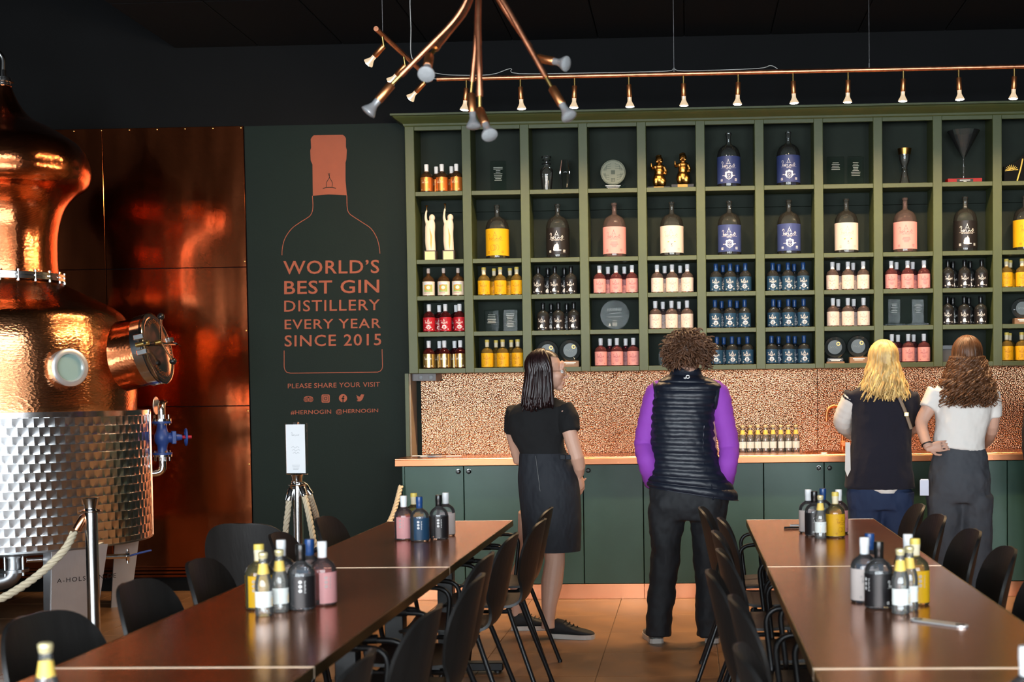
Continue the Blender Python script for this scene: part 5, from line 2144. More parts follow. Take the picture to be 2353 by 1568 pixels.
tin = {'white': 'bright', 'black': 'bright', 'blue': 'bright', 'pink': 'blush', 'yellow': 'amber'}  # lighter glass on the tables, daylight through it put into the tint
tn = [(-1.246, 3.880, .9, 'tonic bottle in front of the yellow gin bottle on left table'), (-1.214, 3.955, .9, 'tonic bottle beside the black gin bottle on left table'),
      (.563, 5.815, .5, 'tonic bottle in front of the group on far right table'), (.598, 3.850, .6, 'tonic bottle nearest the opener on middle right table'),
      (.632, 3.905, .6, 'tonic bottle behind the other tonic on middle right table'), (-1.205, 2.460, .3, 'tonic bottle at the bottom left photo corner')]
pos = [[x, y, .0432] for _, x, y, _, _ in tb] + [[x, y, .0268] for x, y, _, _ in tn]
for _ in range(200):                                  # no two bottles touch
    for i in range(len(pos)):
        for j in range(i):
            dx, dy = pos[i][0] - pos[j][0], pos[i][1] - pos[j][1]
            d, need = math.hypot(dx, dy), pos[i][2] + pos[j][2]
            if d < need:
                s_ = (need - d) / 2 / max(d, 1e-6) + .001
                pos[i][0] += dx * s_ * .5
                pos[i][1] += dy * s_ * 1.5
                pos[j][0] -= dx * s_ * .5
                pos[j][1] -= dy * s_ * 1.5
for (kind, x, y, rz, lab), p in zip(tb, pos):
    place_bottle(kind, (p[0], p[1], ZT), rz, lab, grp, False, True, tin.get(kind))
for (x, y, rz, lab), p in zip(tn, pos[len(tb):]):
    dup(tonic_proto, (p[0], p[1], ZT), rz, lab, 'tonic bottles on the tables')

# bottle opener
a, b = Vector((.610, 3.735, 0)), Vector((.738, 3.612, 0))
t = thing('bottle_opener', 'flat polished steel bottle opener lying on right table', 'opener', ((a.x + b.x) / 2, (a.y + b.y) / 2, ZT), math.atan2(b.y - a.y, b.x - a.x))
L = (b - a).length / 2
out = []
for s_ in (1, -1):
    for i in range(9):
        an = R_(-90 + 22.5 * i) + (0 if s_ == 1 else PI)
        out.append((s_ * (L - .020) + .020 * math.cos(an), .020 * math.sin(an)))
m = MB()
m.prism(out, 0, .005)
m.build('blade', mat('satin_steel', (.86, .87, .88), .38, .75), t)
for s_ in (1, -1):
    m = MB()
    m.lathe([(.013, .0051), (.0125, .0060), (.008, .0060), (.0075, .0051)], 18, (s_ * (L - .022), 0, 0))
    m.build('cut_out', K['black_plastic'], t)
# pens
for (x, y, rz, mt, lab) in ((.505, 6.235, .12, 'black_plastic', 'black pen lying on far right table'), (.540, 6.330, .05, 'white', 'white pen behind the bottles on far right table')):
    t = thing('pen', lab, 'pen', (x, y, ZT), rz)
    m = MB()
    m.tube([(-.07, 0, .0048), (.055, 0, .0048)], .0045, 10)
    m.build('barrel', K[mt], t)
    m = MB()
    m.tube([(.055, 0, .0048), (.070, 0, .0048)], [.0044, .001], 10)
    m.build('tip', K['chrome'], t)
    m = MB()
    m.box(-.068, -.03, -.0012, .0012, .0092, .0105)
    m.build('clip', K['chrome'], t)

# ================================================================== people
UP = Vector((0, 0, 1))
FOLD = bpy.data.textures.new('cloth_folds', 'CLOUDS')
FOLD.noise_scale = .085
FOLD.noise_depth = 2


def folds(o, k=.016):
    md = o.modifiers.new('folds', 'DISPLACE')
    md.texture = FOLD
    md.texture_coords = 'LOCAL'
    md.strength = k
    md.mid_level = .5
    return o


SKIN = mat('skin', (.62, .36, .26), .5, bump=(60, .08))
SKIN_LEG = mat('skin_tights', (.40, .21, .15), .45)
def cloth(name, col, rough=.8, fold=.5, sheen=.0, scale=9, weave=500):
    return mat(name, col, rough, sheen=sheen, bump=[(scale, fold, (1, 1, .6), 'noise', .03), (weave, .12)])


def hairmat(name, col, rough=.42):
    return mat(name, col, rough, spec=.45, var=(35, .45, (1, 1, .35)))


def body_head(m, O, f):
    f = Vector(f).normalized()
    w = f.cross(UP).normalized()

    def E(ff, ww, uu, r):
        c = O + f * ff + w * ww + UP * uu
        M_ = Matrix(((f.x, w.x, 0, 0), (f.y, w.y, 0, 0), (f.z, w.z, 1, 0), (0, 0, 0, 1)))
        m.ball(c, r, 18, M_)
    E(-.015, 0, .137, (.097, .076, .090))
    E(.028, 0, .080, (.066, .060, .078))
    E(.020, 0, .040, (.058, .052, .038))
    E(.070, 0, .016, (.024, .024, .018))
    E(.083, 0, .122, (.014, .046, .012))
    E(.088, 0, .140, (.012, .045, .030))
    E(.088, 0, .046, (.012, .024, .007))
    E(.086, 0, .037, (.012, .020, .007))
    for s in (-1, 1):
        E(.052, s * .036, .082, (.032, .026, .026))
        E(-.008, s * .077, .098, (.017, .009, .031))
    p = lambda a, b, c: O + f * a + w * b + UP * c
    m.tube([p(.090, 0, .120), p(.104, 0, .098), p(.117, 0, .080), p(.098, 0, .068)], [.009, .011, .013, .010], 10)
    return w


def hand(m, wrist, d, nrm, side=1, curl=.5, s=1.0):
    """palm and five fingers; d = direction of the fingers, nrm = palm normal"""
    wrist, d, nrm = Vector(wrist), Vector(d).normalized(), Vector(nrm).normalized()
    q = d.cross(nrm).normalized() * side
    nrm = q.cross(d).normalized() * side
    P = lambda a, b, c: wrist + d * (a * s) + q * (b * s) + nrm * (c * s)
    m.tube([P(-.02, 0, 0), P(.02, 0, 0), P(.055, .002, 0), P(.090, .002, 0)], [.026 * s, .033 * s, .040 * s, .038 * s], 14, flat=.42, up=nrm)
    for i, (b, L_) in enumerate(((-.033, .072), (-.011, .082), (.011, .078), (.033, .062))):
        c1, c2 = curl * .35, curl
        a0 = P(.086, b, 0)
        a1 = a0 + (d * math.cos(c1) + nrm * math.sin(c1)) * (L_ * .42 * s)
        a2 = a1 + (d * math.cos(c1 + c2) + nrm * math.sin(c1 + c2)) * (L_ * .32 * s)
        a3 = a2 + (d * math.cos(c1 + 1.7 * c2) + nrm * math.sin(c1 + 1.7 * c2)) * (L_ * .26 * s)
        m.tube([P(.06, b, 0), a0, a1, a2, a3], [.0085 * s, .0085 * s, .008 * s, .0075 * s, .006 * s], 8)
    b0 = P(.018, -.026, .006)
    m.tube([b0, P(.048, -.052, .016), P(.078, -.062, .024), P(.098, -.060, .030)], [.013 * s, .011 * s, .0095 * s, .007 * s], 8)


def rows_of(Y0, rows, k=4):
    """silhouette rows (yl, yr, xl, xr, half depth, depth shift) in photo pixels -> rings"""
    out = []
    for r in spline(rows, k):
        yl, yr, xl_, xr_, ry, dy = r
        a, b = at(xl_, yl, Y0 + dy), at(xr_, yr, Y0 + dy)
        out.append(((a + b) / 2, (b.x - a.x) / 2, ry, (b.z - a.z) / 2))
    return out


def row(y, xl_, xr_, ry, dy=0.0):
    return (y, y, xl_, xr_, ry, dy)


def shoes(t, heel, ang, L_, upper, sole, lace=None):
    heel = Vector(heel)
    d = Vector((math.cos(ang), math.sin(ang), 0))
    M_ = Matrix(((d.x, -d.y, 0, heel.x), (d.y, d.x, 0, heel.y), (0, 0, 1, 0), (0, 0, 0, 1)))
    k = L_ / .28
    m = MB()
    secs = [(.000, .020, .060), (.012, .033, .092), (.045, .037, .108), (.085, .038, .100), (.120, .041, .080), (.160, .046, .064), (.205, .048, .054), (.245, .043, .046), (.270, .030, .038), (.282, .010, .028)]
    vs, fs, n = [], [], 14
    for x, w_, h in secs:
        for i in range(n):
            a = 2 * PI * i / n
            vs.append(M_ @ Vector((x * k, w_ * math.copysign(abs(math.cos(a)) ** .7, math.cos(a)), .018 + (h - .018) * (.5 + .5 * math.copysign(abs(math.sin(a)) ** .8, math.sin(a))))))
    for j in range(len(secs) - 1):
        for i in range(n):
            l = (i + 1) % n
            fs.append([j * n + i, (j + 1) * n + i, (j + 1) * n + l, j * n + l])
    fs += [list(range(n)), [(len(secs) - 1) * n + i for i in range(n)][::-1]]
    m.add(vs, fs, True)
    sh = m.build('shoe', upper, t, world=True, angle=70)
    m = MB()
    pl = [(x * k * 1.01 - .002, w_ + .004) for x, w_, h in secs]
    poly = [(x, -w_) for x, w_ in pl] + [(x, w_) for x, w_ in pl[::-1]]
    m.prism(poly, .0005, .026, M_)
    m.build('sole', sole, sh, world=True)
    if lace:
        m = MB()
        for j in range(4):
            x = (.095 + .024 * j) * k
            z = .097 - .0105 * j
            m.tube([M_ @ Vector((x, -.026, z - .008)), M_ @ Vector((x + .008, 0, z + .004)), M_ @ Vector((x, .026, z - .008))], .0028, 6)
        m.build('laces', lace, sh, world=True)


def long_hair(t, O, f, matl, zend, N, seed, amax=118, amp=.0, freq=3.0, spread=.03, r0=.0105, curl=0.0, front=.0, lift=1.06, top_part=0.0, widen=0.0):
    rd = random.Random(seed)
    f = Vector(f).normalized()
    w = f.cross(UP).normalized()
    hc = O + UP * .137 - f * .015
    R3 = (.097, .076, .090)
    m = MB()

    def S_(a, th, sc):
        d1 = -f * math.cos(a) * R3[0] + w * math.sin(a) * R3[1]
        return hc + (d1 * math.sin(th) + UP * (R3[2] * math.cos(th))) * sc
    # close-fitting cap
    B = MB()
    nA, nT = 30, 12
    vs, fs = [], []
    for i in range(nT + 1):
        for j in range(nA):
            vs.append(S_(-PI + 2 * PI * j / nA, R_(112) * i / nT, 1.045))
    for i in range(nT):
        for j in range(nA):
            a = abs(-PI + 2 * PI * (j + .5) / nA)
            if a > R_(amax) and i * R_(112) / nT > R_(52):
                continue
            k2 = (j + 1) % nA
            fs.append([i * nA + j, (i + 1) * nA + j, (i + 1) * nA + k2, i * nA + k2])
    m.add(vs, fs, True)
    for i in range(N):
        a = R_(amax) * rd.uniform(-1, 1)
        sc = rd.uniform(1.03, lift + .02)
        th0 = R_(rd.uniform(2, 40))
        edge = abs(a) / R_(amax)
        ph, ph2 = rd.uniform(0, 6.28), rd.uniform(0, 6.28)
        pts = []
        th1 = R_(98 + 8 * (1 - edge))
        for k in range(7):
            pts.append(S_(a * (.75 + .25 * k / 6), th0 + (th1 - th0) * k / 6, sc))
        p = pts[-1]
        ze = zend + rd.uniform(-.03, .045) + front * edge * edge
        out = Vector((p.x - hc.x, p.y - hc.y, 0)).normalized()
        Lh = max(.03, p.z - ze)
        ns = max(6, int(Lh / (.0085 if curl else .016)))
        sd = out.cross(UP)
        fan = rd.uniform(-.3, 1.0) * spread + widen
        for k in range(1, ns + 1):
            q = k / ns
            am = amp * (.3 + q)
            off = out * (fan * q + am * math.cos(freq * 6.28 * q * Lh / .25 + ph) + curl * math.cos(q * Lh / .058 * 6.28 + ph2)) + sd * (am * math.sin(freq * 6.28 * q * Lh / .25 + ph) + curl * math.sin(q * Lh / .058 * 6.28 + ph2) + rd.uniform(-.001, .001))
            pts.append(p + off - UP * (Lh * q))
        n = len(pts)
        rr = [r0 * (.55 + .45 * min(1, j / 3)) * (1 - .72 * (max(0, j - n * .55) / (n * .45)) ** 1.3) for j in range(n)]
        m.tube(pts, rr, 5, flat=.6)
    return m.build('hair', matl, t, world=True, angle=None)


BLACKSHOE = mat('black_canvas', (.012, .012, .013), .7)
RUBBER = mat('white_rubber', (.52, .47, .42), .6)

# ------------------------------------------------ dark haired person in black top and skirt
YA = 7.65
t = thing('person', 'person with long dark hair in black t-shirt and dark skirt, in profile', 'person', (-.86, 7.65, 0))
O = at(1287, 897, YA) - Vector((.95, .3, 0)).normalized() * .075
fA = Vector((.96, .26, 0)).normalized()
m = MB()
wA = body_head(m, O, fA)
m.tube([O + UP * .045 - fA * .025, at(1247, 915, YA), at(1243, 940, YA)], [.050, .052, .062], 14)
m.rings(rows_of(YA, [row(924, 1215, 1282, .055), row(945, 1186, 1302, .085), row(985, 1178, 1294, .095), row(1046, 1200, 1298, .09), row(1110, 1198, 1322, .11), row(1180, 1205, 1325, .11)]), 24)
m.tube([at(1298, 945, 7.60), at(1308, 990, 7.58), at(1326, 1052, 7.585), at(1331, 1072, 7.62), at(1331, 1092, 7.67)], [.048, .043, .040, .036, .026], 14)
m.tube([at(1186, 945, 7.70), at(1180, 1000, 7.78), at(1192, 1056, 7.84), at(1250, 1080, 7.88), at(1300, 1094, 7.84)], [.048, .043, .038, .034, .026], 14)
hand(m, at(1331, 1092, 7.67), (.12, .35, -.9), (-.9, .3, .1), 1, .5, .92)
hand(m, at(1300, 1094, 7.84), (.8, -.5, -.4), (0, -.6, .8), 1, .5, .92)
legA = [[at(1268, 1180, 7.66), at(1274, 1258, 7.63), at(1275, 1292, 7.60), at(1268, 1340, 7.57), at(1262, 1390, 7.53), at(1260, 1425, 7.525), at(1260, 1445, 7.52)],
        [at(1222, 1180, 7.72), at(1212, 1262, 7.76), at(1208, 1290, 7.78), at(1196, 1330, 7.80), at(1190, 1375, 7.81), at(1188, 1408, 7.81), at(1187, 1428, 7.81)]]
for L_ in legA:
    m.tube(L_, [.080, .060, .058, .062, .044, .036, .040], 16)
remeshed(m.build('body', SKIN, t, world=True), .0043, 4)
for s in (-1, 1):
    m = MB()
    m.ball(O + fA * .080 + wA * (s * .033) + UP * .104, .0115, 12)
    m.build('eye', mat('eye_white', (.7, .7, .68), .2), t, world=True)
m = MB()
for s in (-1, 1):
    c = O + fA * .102 + wA * (s * .034) + UP * .101
    m.tube([c + wA * (.024 * math.cos(a)) + UP * (.021 * math.sin(a)) for a in [2 * PI * i / 20 for i in range(21)]], .0014, 6)
    m.tube([c + wA * (s * .024) + UP * .006, O + fA * .0 + wA * (s * .080) + UP * .108], .0014, 6)
m.tube([O + fA * .104 + wA * -.011 + UP * .106, O + fA * .104 + wA * .011 + UP * .106], .0014, 6)
m.build('glasses', K['brass'], t, world=True)
m = MB()
m.ball(O + fA * .094 + UP * .042, (.008, .018, .008), 12, Matrix.Rotation(math.atan2(fA.y, fA.x), 4, 'Z'))
m.build('lips', mat('lips', (.45, .12, .10), .4), t, world=True)
long_hair(t, O, fA, hairmat('dark_hair', (.016, .0062, .0065), .34), at(1250, 936, YA).z, 420, 1, amax=104, spread=.020, r0=.0115, front=.02, amp=.002, freq=1.0, lift=1.10, widen=.012)
TEE = cloth('black_jersey', (.0055, .0055, .0062), .9, .5)
m = MB()
m.rings(rows_of(YA, [row(915, 1224, 1278, .055), row(924, 1200, 1298, .075), row(936, 1182, 1309, .092), row(955, 1168, 1312, .108), row(985, 1168, 1300, .115), row(1018, 1182, 1297, .108), row(1044, 1194, 1303, .102), row(1056, 1193, 1306, .103)]), 32)
m.tube([at(1294, 938, 7.62), at(1307, 962, 7.59), at(1311, 992, 7.575)], [.060, .060, .058], 16)
m.tube([at(1187, 940, 7.70), at(1182, 965, 7.73), at(1180, 994, 7.76)], [.060, .058, .054], 16)
folds(remeshed(m.build('t_shirt', TEE, t, world=True), .0075, 8))
SKIRT = cloth('dark_denim', (.0135, .016, .022), .75, .6, scale=14)
m = MB()
m.rings(rows_of(YA, [row(1043, 1195, 1304, .106), row(1048, 1194, 1306, .110), row(1070, 1192, 1317, .120), row(1100, 1190, 1328, .132), row(1140, 1193, 1334, .138), row(1200, 1199, 1336, .134), row(1250, 1202, 1335, .128), row(1266, 1203, 1334, .126)], 6), 40)
sk = m.build('skirt', SKIRT, t, world=True)
m = MB()
m.rings(rows_of(YA, [row(1042, 1194, 1305, .109), row(1050, 1193, 1308, .113), row(1058, 1193, 1312, .117)], 4), 40)
m.build('waistband', SKIRT, sk, world=True)
m = MB()
pz = rows_of(YA, [row(1046, 1194, 1306, .110), row(1125, 1191, 1332, .138)], 8)
m.tube([Vector((c.x - .035, c.y - ry * 1.0 - .001, c.z)) for c, rx, ry, tl in pz], .0022, 6)
m.build('zip', K['black_plastic'], sk, world=True)
for px_, yy in ((1293, 7.55), (1306, 7.565)):
    m = MB()
    c = at(px_, 1051, yy)
    m.box(c.x - .016, c.x + .016, c.y - .006, c.y + .006, c.z - .014, c.z + .014, .003)
    m.build('waist_tab', SKIRT, sk, world=True)
shoes(t, (-.795, 7.56, 0), R_(-14), .262, BLACKSHOE, RUBBER, mat('black_lace', (.01, .01, .01), .7))
shoes(t, (-1.045, 7.80, 0), R_(6), .258, BLACKSHOE, RUBBER, K['black_plastic'])

# ------------------------------------------------ person in padded vest
YB = 7.40
t = thing('person', 'person with short curly hair in dark padded vest over purple sleeves', 'person', (-.03, 7.40, 0))
fB = Vector((.12, 1, 0)).normalized()
O = at(1583, 862, YB) - fB * .0
m = MB()
body_head(m, O, fB)
m.tube([O + UP * .06 - fB * .02, at(1580, 872, YB), at(1578, 900, YB)], [.052, .055, .07], 14)
m.rings(rows_of(YB, [row(888, 1535, 1630, .075), row(930, 1506, 1640, .10), row(1050, 1505, 1650, .11), row(1140, 1500, 1672, .115)]), 24)
armsB = [[at(1530, 890, 7.40), at(1508, 908, 7.40), at(1493, 960, 7.40), at(1481, 1020, 7.40), at(1488, 1065, 7.34), at(1500, 1108, 7.46)], [at(1628, 890, 7.40), at(1650, 908, 7.40), at(1662, 960, 7.40), at(1675, 1025, 7.40), at(1672, 1070, 7.36), at(1664, 1115, 7.46)]]
for A_ in armsB:
    m.tube(A_, [.05, .052, .05, .044, .038, .03], 12)
hand(m, armsB[0][-1], (.35, .4, -.8), (.8, .2, .4), 1, .4)
hand(m, armsB[1][-1], (-.35, .4, -.8), (-.8, .2, .4), -1, .4)
for s, L_ in ((0, [(1537, 1150, 7.40), (1528, 1290, 7.40), (1516, 1400, 7.38), (1512, 1462, 7.38)]), (1, [(1628, 1150, 7.40), (1630, 1290, 7.40), (1632, 1400, 7.38), (1634, 1462, 7.38)])):
    m.tube([at(*p) for p in L_], [.09, .062, .052, .042], 14)
remeshed(m.build('body', SKIN, t, world=True), .007, 5)
PURPLE = cloth('purple_jersey', (.30, .055, .46), .75, .35)
for A_, n_ in ((armsB[0], 0), (armsB[1], 1)):
    m = MB()
    pth = spline([tuple(p) for p in A_], 8)
    n = len(pth)
    m.tube(pth, [(.050 + .018 * min(1, i / 7)) - .020 * (i / n) + .0022 * math.sin(i * 1.9) for i in range(n)], 18)
    m.build('sleeve', PURPLE, t, world=True, angle=None)
# vest: horizontal down baffles
VEST = mat('navy_down_nylon', (.0085, .0115, .021), .40, spec=.5, bump=[(18, .30, (1, 1, 1.6), 'noise', .012)])
ctrl = [(862, 862, 1536, 1610, .066, .0), (870, 871, 1524, 1632, .090, .0), (882, 884, 1506, 1656, .112, .0), (905, 908, 1499, 1654, .126, 0), (950, 953, 1495, 1642, .134, 0), (1000, 1004, 1495, 1641, .136, 0), (1045, 1051, 1493, 1650, .136, 0), (1085, 1096, 1490, 1670, .140, 0), (1105, 1126, 1488, 1688, .144, 0), (1117, 1151, 1488, 1697, .146, 0)]
rw = rows_of(YB, ctrl, 14)
m = MB()
vs = []
zz0 = rw[0][0].z
fr = []
for (c, rx, ry, tl) in rw:
    ph = (zz0 - c.z) / .043
    pf = abs(math.sin(PI * ph))
    g = .0085 * (pf ** .7) - .003
    fr.append((c, rx + g, ry + g, tl))
n = 56
vs, fs = [], []
for c, rx, ry, tl in fr:
    for k in range(n):
        a = 2 * PI * k / n
        ca, sa = math.cos(a), math.sin(a)
        x, y = math.copysign(abs(ca) ** .85, ca), math.copysign(abs(sa) ** .85, sa)
        wob = 1 + .008 * math.sin(k * 2.1 + c.z * 60) + .006 * math.sin(k * 3.7 - c.z * 95)
        vs.append(c + Vector((rx * x * wob, ry * y * wob, tl * x)))
for i in range(len(fr) - 1):
    for k in range(n):
        l = (k + 1) % n
        fs.append([i * n + k, (i + 1) * n + k, (i + 1) * n + l, i * n + l])
fs.append(list(range(n)))
fs.append([(len(fr) - 1) * n + k for k in range(n)][::-1])
m.add(vs, fs, True)
vest = m.build('padded_vest', VEST, t, world=True, angle=None)
m = MB()
m.rings(rows_of(YB, [row(872, 1530, 1622, .085), row(862, 1537, 1614, .070), row(850, 1543, 1610, .062), row(846, 1545, 1608, .058)], 4), 32)
m.build('collar', VEST, vest, world=True)
for A_, sx in ((armsB[0], -1), (armsB[1], 1)):
    m = MB()
    c = at(1506 if sx < 0 else 1650, 908, 7.40)
    m.tube([c + Vector((sx * (-.010 + .012 * math.sin(a)), .070 * math.cos(a), .076 * math.sin(a) - .012)) for a in [2 * PI * i / 24 for i in range(25)]], .012, 8)
    m.build('armhole_trim', VEST, vest, world=True)
m = MB()                                            # side seam with pocket zip
sm_ = [(c, rx, ry, tl) for c, rx, ry, tl in fr[len(fr) // 2:]]
a_ = R_(-52)
m.tube([c + Vector(((rx + .002) * abs(math.cos(a_)) ** .85 - .06 * (i / len(sm_)), -(ry + .002) * abs(math.sin(a_)) ** .85 - .012 * (i / len(sm_)), tl * math.cos(a_))) for i, (c, rx, ry, tl) in enumerate(sm_)], .004, 6)
m.build('side_seam', VEST, vest, world=True)
zl = at(1577, 869, YB).z
cc = min(fr, key=lambda q: abs(q[0].z - zl))
ly = cc[0].y - cc[2] - .006
lc = at(1577, 869, ly)
F = Flat()
F.ring((.008, .006), (.009, .008), .0045, n=14)
F.line([(.0, .004), (-.012, -.008)], .005)
F.line([(-.013, .002), (.001, -.012)], .005)
F.mb(lambda u, v, d: (lc.x + u, ly, lc.z + v)).build('chest_emblem', WHITE, vest, world=True)
TRS = cloth('black_trousers', (.0115, .0125, .0155), .7, .6, scale=8)
m = MB()
m.rings(rows_of(YB, [row(1100, 1494, 1672, .125), row(1130, 1492, 1674, .132), row(1165, 1493, 1672, .128), row(1195, 1497, 1668, .110)]), 30)
for L_ in ([(1535, 1165, 7.40, .108), (1531, 1215, 7.40, .096), (1530, 1260, 7.39, .084), (1526, 1310, 7.39, .078), (1521, 1360, 7.38, .075), (1514, 1420, 7.37, .070), (1512, 1462, 7.37, .072)],
           [(1628, 1165, 7.40, .108), (1628, 1215, 7.40, .098), (1629, 1260, 7.39, .090), (1629, 1310, 7.39, .083), (1630, 1360, 7.38, .080), (1630, 1420, 7.37, .074), (1632, 1462, 7.37, .074)]):
    S2 = spline([tuple(at(a, b, c)) + (r,) for a, b, c, r in L_], 6)
    m.tube([p[:3] for p in S2], [p[3] + .0035 * math.sin(i * 1.3) * (i / len(S2)) for i, p in enumerate(S2)], 20)
m.ball(at(1540, 1158, 7.385), (.105, .105, .12), 18)
m.ball(at(1624, 1158, 7.385), (.105, .105, .12), 18)
folds(remeshed(m.build('trousers', TRS, t, world=True), .008, 12), .022)
GREY = mat('grey_trainer', (.19, .20, .19), .7, var=(40, .5))
shoes(t, (-.185, 7.345, 0), R_(100), .275, GREY, RUBBER)
shoes(t, (.112, 7.345, 0), R_(78), .275, GREY, RUBBER)
# short curly hair
rd = random.Random(5)
HB = hairmat('chestnut_hair', (.11, .050, .026), .5)
hc = O + UP * .135 - fB * .012
wB = fB.cross(UP).normalized()
m = MB()
Mh = Matrix(((fB.x, wB.x, 0, 0), (fB.y, wB.y, 0, 0), (0, 0, 1, 0), (0, 0, 0, 1)))
m.ball(hc - fB * .012 + UP * .004, (.106, .094, .102), 24, Mh)
for i in range(900):
    th = math.acos(rd.uniform(-.62, 1))
    a = rd.uniform(-PI, PI)
    if abs(a) > R_(125) and th > R_(60):
        continue
    d = (-fB * math.cos(a) + wB * math.sin(a)) * math.sin(th) + UP * math.cos(th)
    b0 = hc - fB * .012 + (-fB * (math.cos(a) * .104) + wB * (math.sin(a) * .092)) * math.sin(th) + UP * (.100 * math.cos(th))
    flow = (Vector((d.x, d.y, 0)) * .5 - UP * .75 + Vector((rd.uniform(-.9, .9), rd.uniform(-.6, .6), rd.uniform(-.3, .7)))).normalized()
    sd = d.cross(flow)
    sd = sd.normalized() if sd.length > .01 else wB
    L_, ph, rr_ = rd.uniform(.035, .062), rd.uniform(0, 6.28), rd.uniform(.006, .011)
    pts = []
    for k in range(8):
        q = k / 7
        pts.append(b0 + d * (.004 + .020 * math.sin(q * 2.4)) + flow * (L_ * q) + sd * (rr_ * math.sin(q * 6.0 + ph)) + d * (rr_ * .6 * math.cos(q * 6.0 + ph)))
    m.tube(pts, [.0042, .006, .0066, .0066, .006, .005, .0038, .002], 5, flat=.7)
m.build('hair', HB, t, world=True, angle=None)

# ------------------------------------------------ blonde person in navy knit vest
YC = 8.35
t = thing('person', 'person with long blond hair in navy knitted vest and jeans', 'person', (1.16, 8.35, 0))
fC = Vector((-.08, 1, 0)).normalized()
O = at(2029, 872, YC)
m = MB()
body_head(m, O, fC)
m.tube([O + UP * .06 - fC * .02, at(2028, 885, YC), at(2026, 910, YC)], [.05, .053, .07], 14)
m.rings(rows_of(YC, [row(898, 1975, 2075, .07), row(935, 1962, 2088, .10), row(1030, 1966, 2080, .11), row(1120, 1958, 2085, .12)]), 24)
aL = [at(1962, 912, 8.36), at(1945, 945, 8.40), at(1938, 972, 8.46), at(1960, 992, 8.62), at(1975, 1000, 8.76)]
aR = [at(2092, 912, 8.36), at(2097, 950, 8.40), at(2096, 985, 8.46), at(2080, 1005, 8.62), at(2070, 1012, 8.76)]
for A_ in (aL, aR):
    m.tube(A_, [.052, .045, .040, .034, .026], 12)
hand(m, aL[-1], (.3, .9, -.1), (0, 0, -1), 1, .5, .95)
hand(m, aR[-1], (-.3, .9, -.1), (0, 0, -1), -1, .5, .95)
legC = [[(1996, 1130), (1985, 1250), (1980, 1370), (1978, 1410)], [(2058, 1130), (2060, 1250), (2062, 1370), (2063, 1410)]]
for L_ in legC:
    P_ = [at(a, b, YC) for a, b in L_]
    P_[-1].z = .06
    m.tube(P_, [.10, .062, .045, .042], 14)
remeshed(m.build('body', SKIN, t, world=True), .007, 5)
CREAM = cloth('cream_jersey', (.74, .68, .62), .8, .35)
m = MB()
pth = spline([tuple(p) for p in aL[:4]], 8)
m.tube(pth, [.066 - .010 * i / len(pth) + .0018 * math.sin(i * 2.2) for i in range(len(pth))], 18)
m.build('sleeve', CREAM, t, world=True, angle=None)
m = MB()
m.rings(rows_of(YC, [row(1108, 1950, 2092, .138, .0), row(1122, 1972, 2076, .142, .0), (1131, 1131, 1996, 2064, .142, .0)], 4), 30)
m.build('shirt_tail', CREAM, t, world=True)
m = MB()
m.prism([(-.018, .20), (.010, .20), (.012, .03), (-.008, -.01), (-.022, .03)], -.004, .004, Matrix.Translation(at(1950, 1092, 8.27)) @ Matrix.Rotation(R_(90), 4, 'X'))
m.build('shirt_corner', CREAM, t, world=True)
KNIT = cloth('navy_knit', (.0105, .0095, .0175), .95, .7, .05, 7, 260)
m = MB()
m.rings(rows_of(YC, [row(884, 1998, 2058, .060), row(892, 1972, 2082, .085), row(904, 1952, 2098, .108), row(930, 1954, 2102, .122), row(975, 1957, 2098, .128), row(1020, 1955, 2094, .132), row(1060, 1949, 2095, .138), row(1095, 1943, 2099, .144), row(1123, 1940, 2102, .146)]), 34)
m.tube([at(2086, 908, 8.36), at(2094, 935, 8.375), at(2098, 972, 8.42)], [.066, .066, .064], 16)
m.tube([at(1964, 905, 8.36), at(1957, 922, 8.37)], [.066, .068], 16)
folds(remeshed(m.build('knit_vest', KNIT, t, world=True), .008, 6))
JEAN = cloth('blue_jeans', (.014, .028, .075), .8, .6, scale=10)
m = MB()
m.rings(rows_of(YC, [row(1105, 1950, 2090, .125), row(1135, 1946, 2094, .132), row(1170, 1948, 2092, .128)]), 28)
for L_, w_ in ((legC[0], (.116, .090, .066, .062)), (legC[1], (.116, .090, .066, .062))):
    P_ = [at(a, b, YC) for a, b in L_]
    P_[-1].z = .05
    S2 = spline([tuple(p) + (r,) for p, r in zip(P_, w_)], 8)
    m.tube([p[:3] for p in S2], [p[3] for p in S2], 18)
folds(remeshed(m.build('jeans', JEAN, t, world=True), .009, 4))
m = MB()
zr = rows_of(YC, [row(912, 2054, 2062, .125), row(945, 2068, 2076, .13), row(985, 2082, 2090, .126)], 6)
pts = [Vector((c.x, YC - ry * (.82 if i < 14 else .70) - .028, c.z)) for i, (c, rx, ry, tl) in enumerate(zr)]
m.tube(pts, .010, 8, flat=.25, up=(0, -1, 0))
m.build('bag_strap', mat('tan_leather', (.20, .13, .075), .5), t, world=True)
m = MB()
q = pts[-6]
m.box(q.x - .014, q.x + .014, q.y - .006, q.y + .004, q.z - .012, q.z + .012, .002)
m.build('strap_buckle', K['brass'], t, world=True)
for L_, a_ in ((legC[0], 96), (legC[1], 84)):
    p = at(L_[-1][0], L_[-1][1], YC)
    shoes(t, (p.x, p.y - .05, 0), R_(a_), .26, BLACKSHOE, RUBBER)
long_hair(t, O, fC, hairmat('blond_hair', (.80, .48, .18), .4), at(2030, 912, YC).z, 460, 2, amax=125, spread=.052, r0=.0100, amp=.009, freq=2.2, lift=1.16, widen=.020)

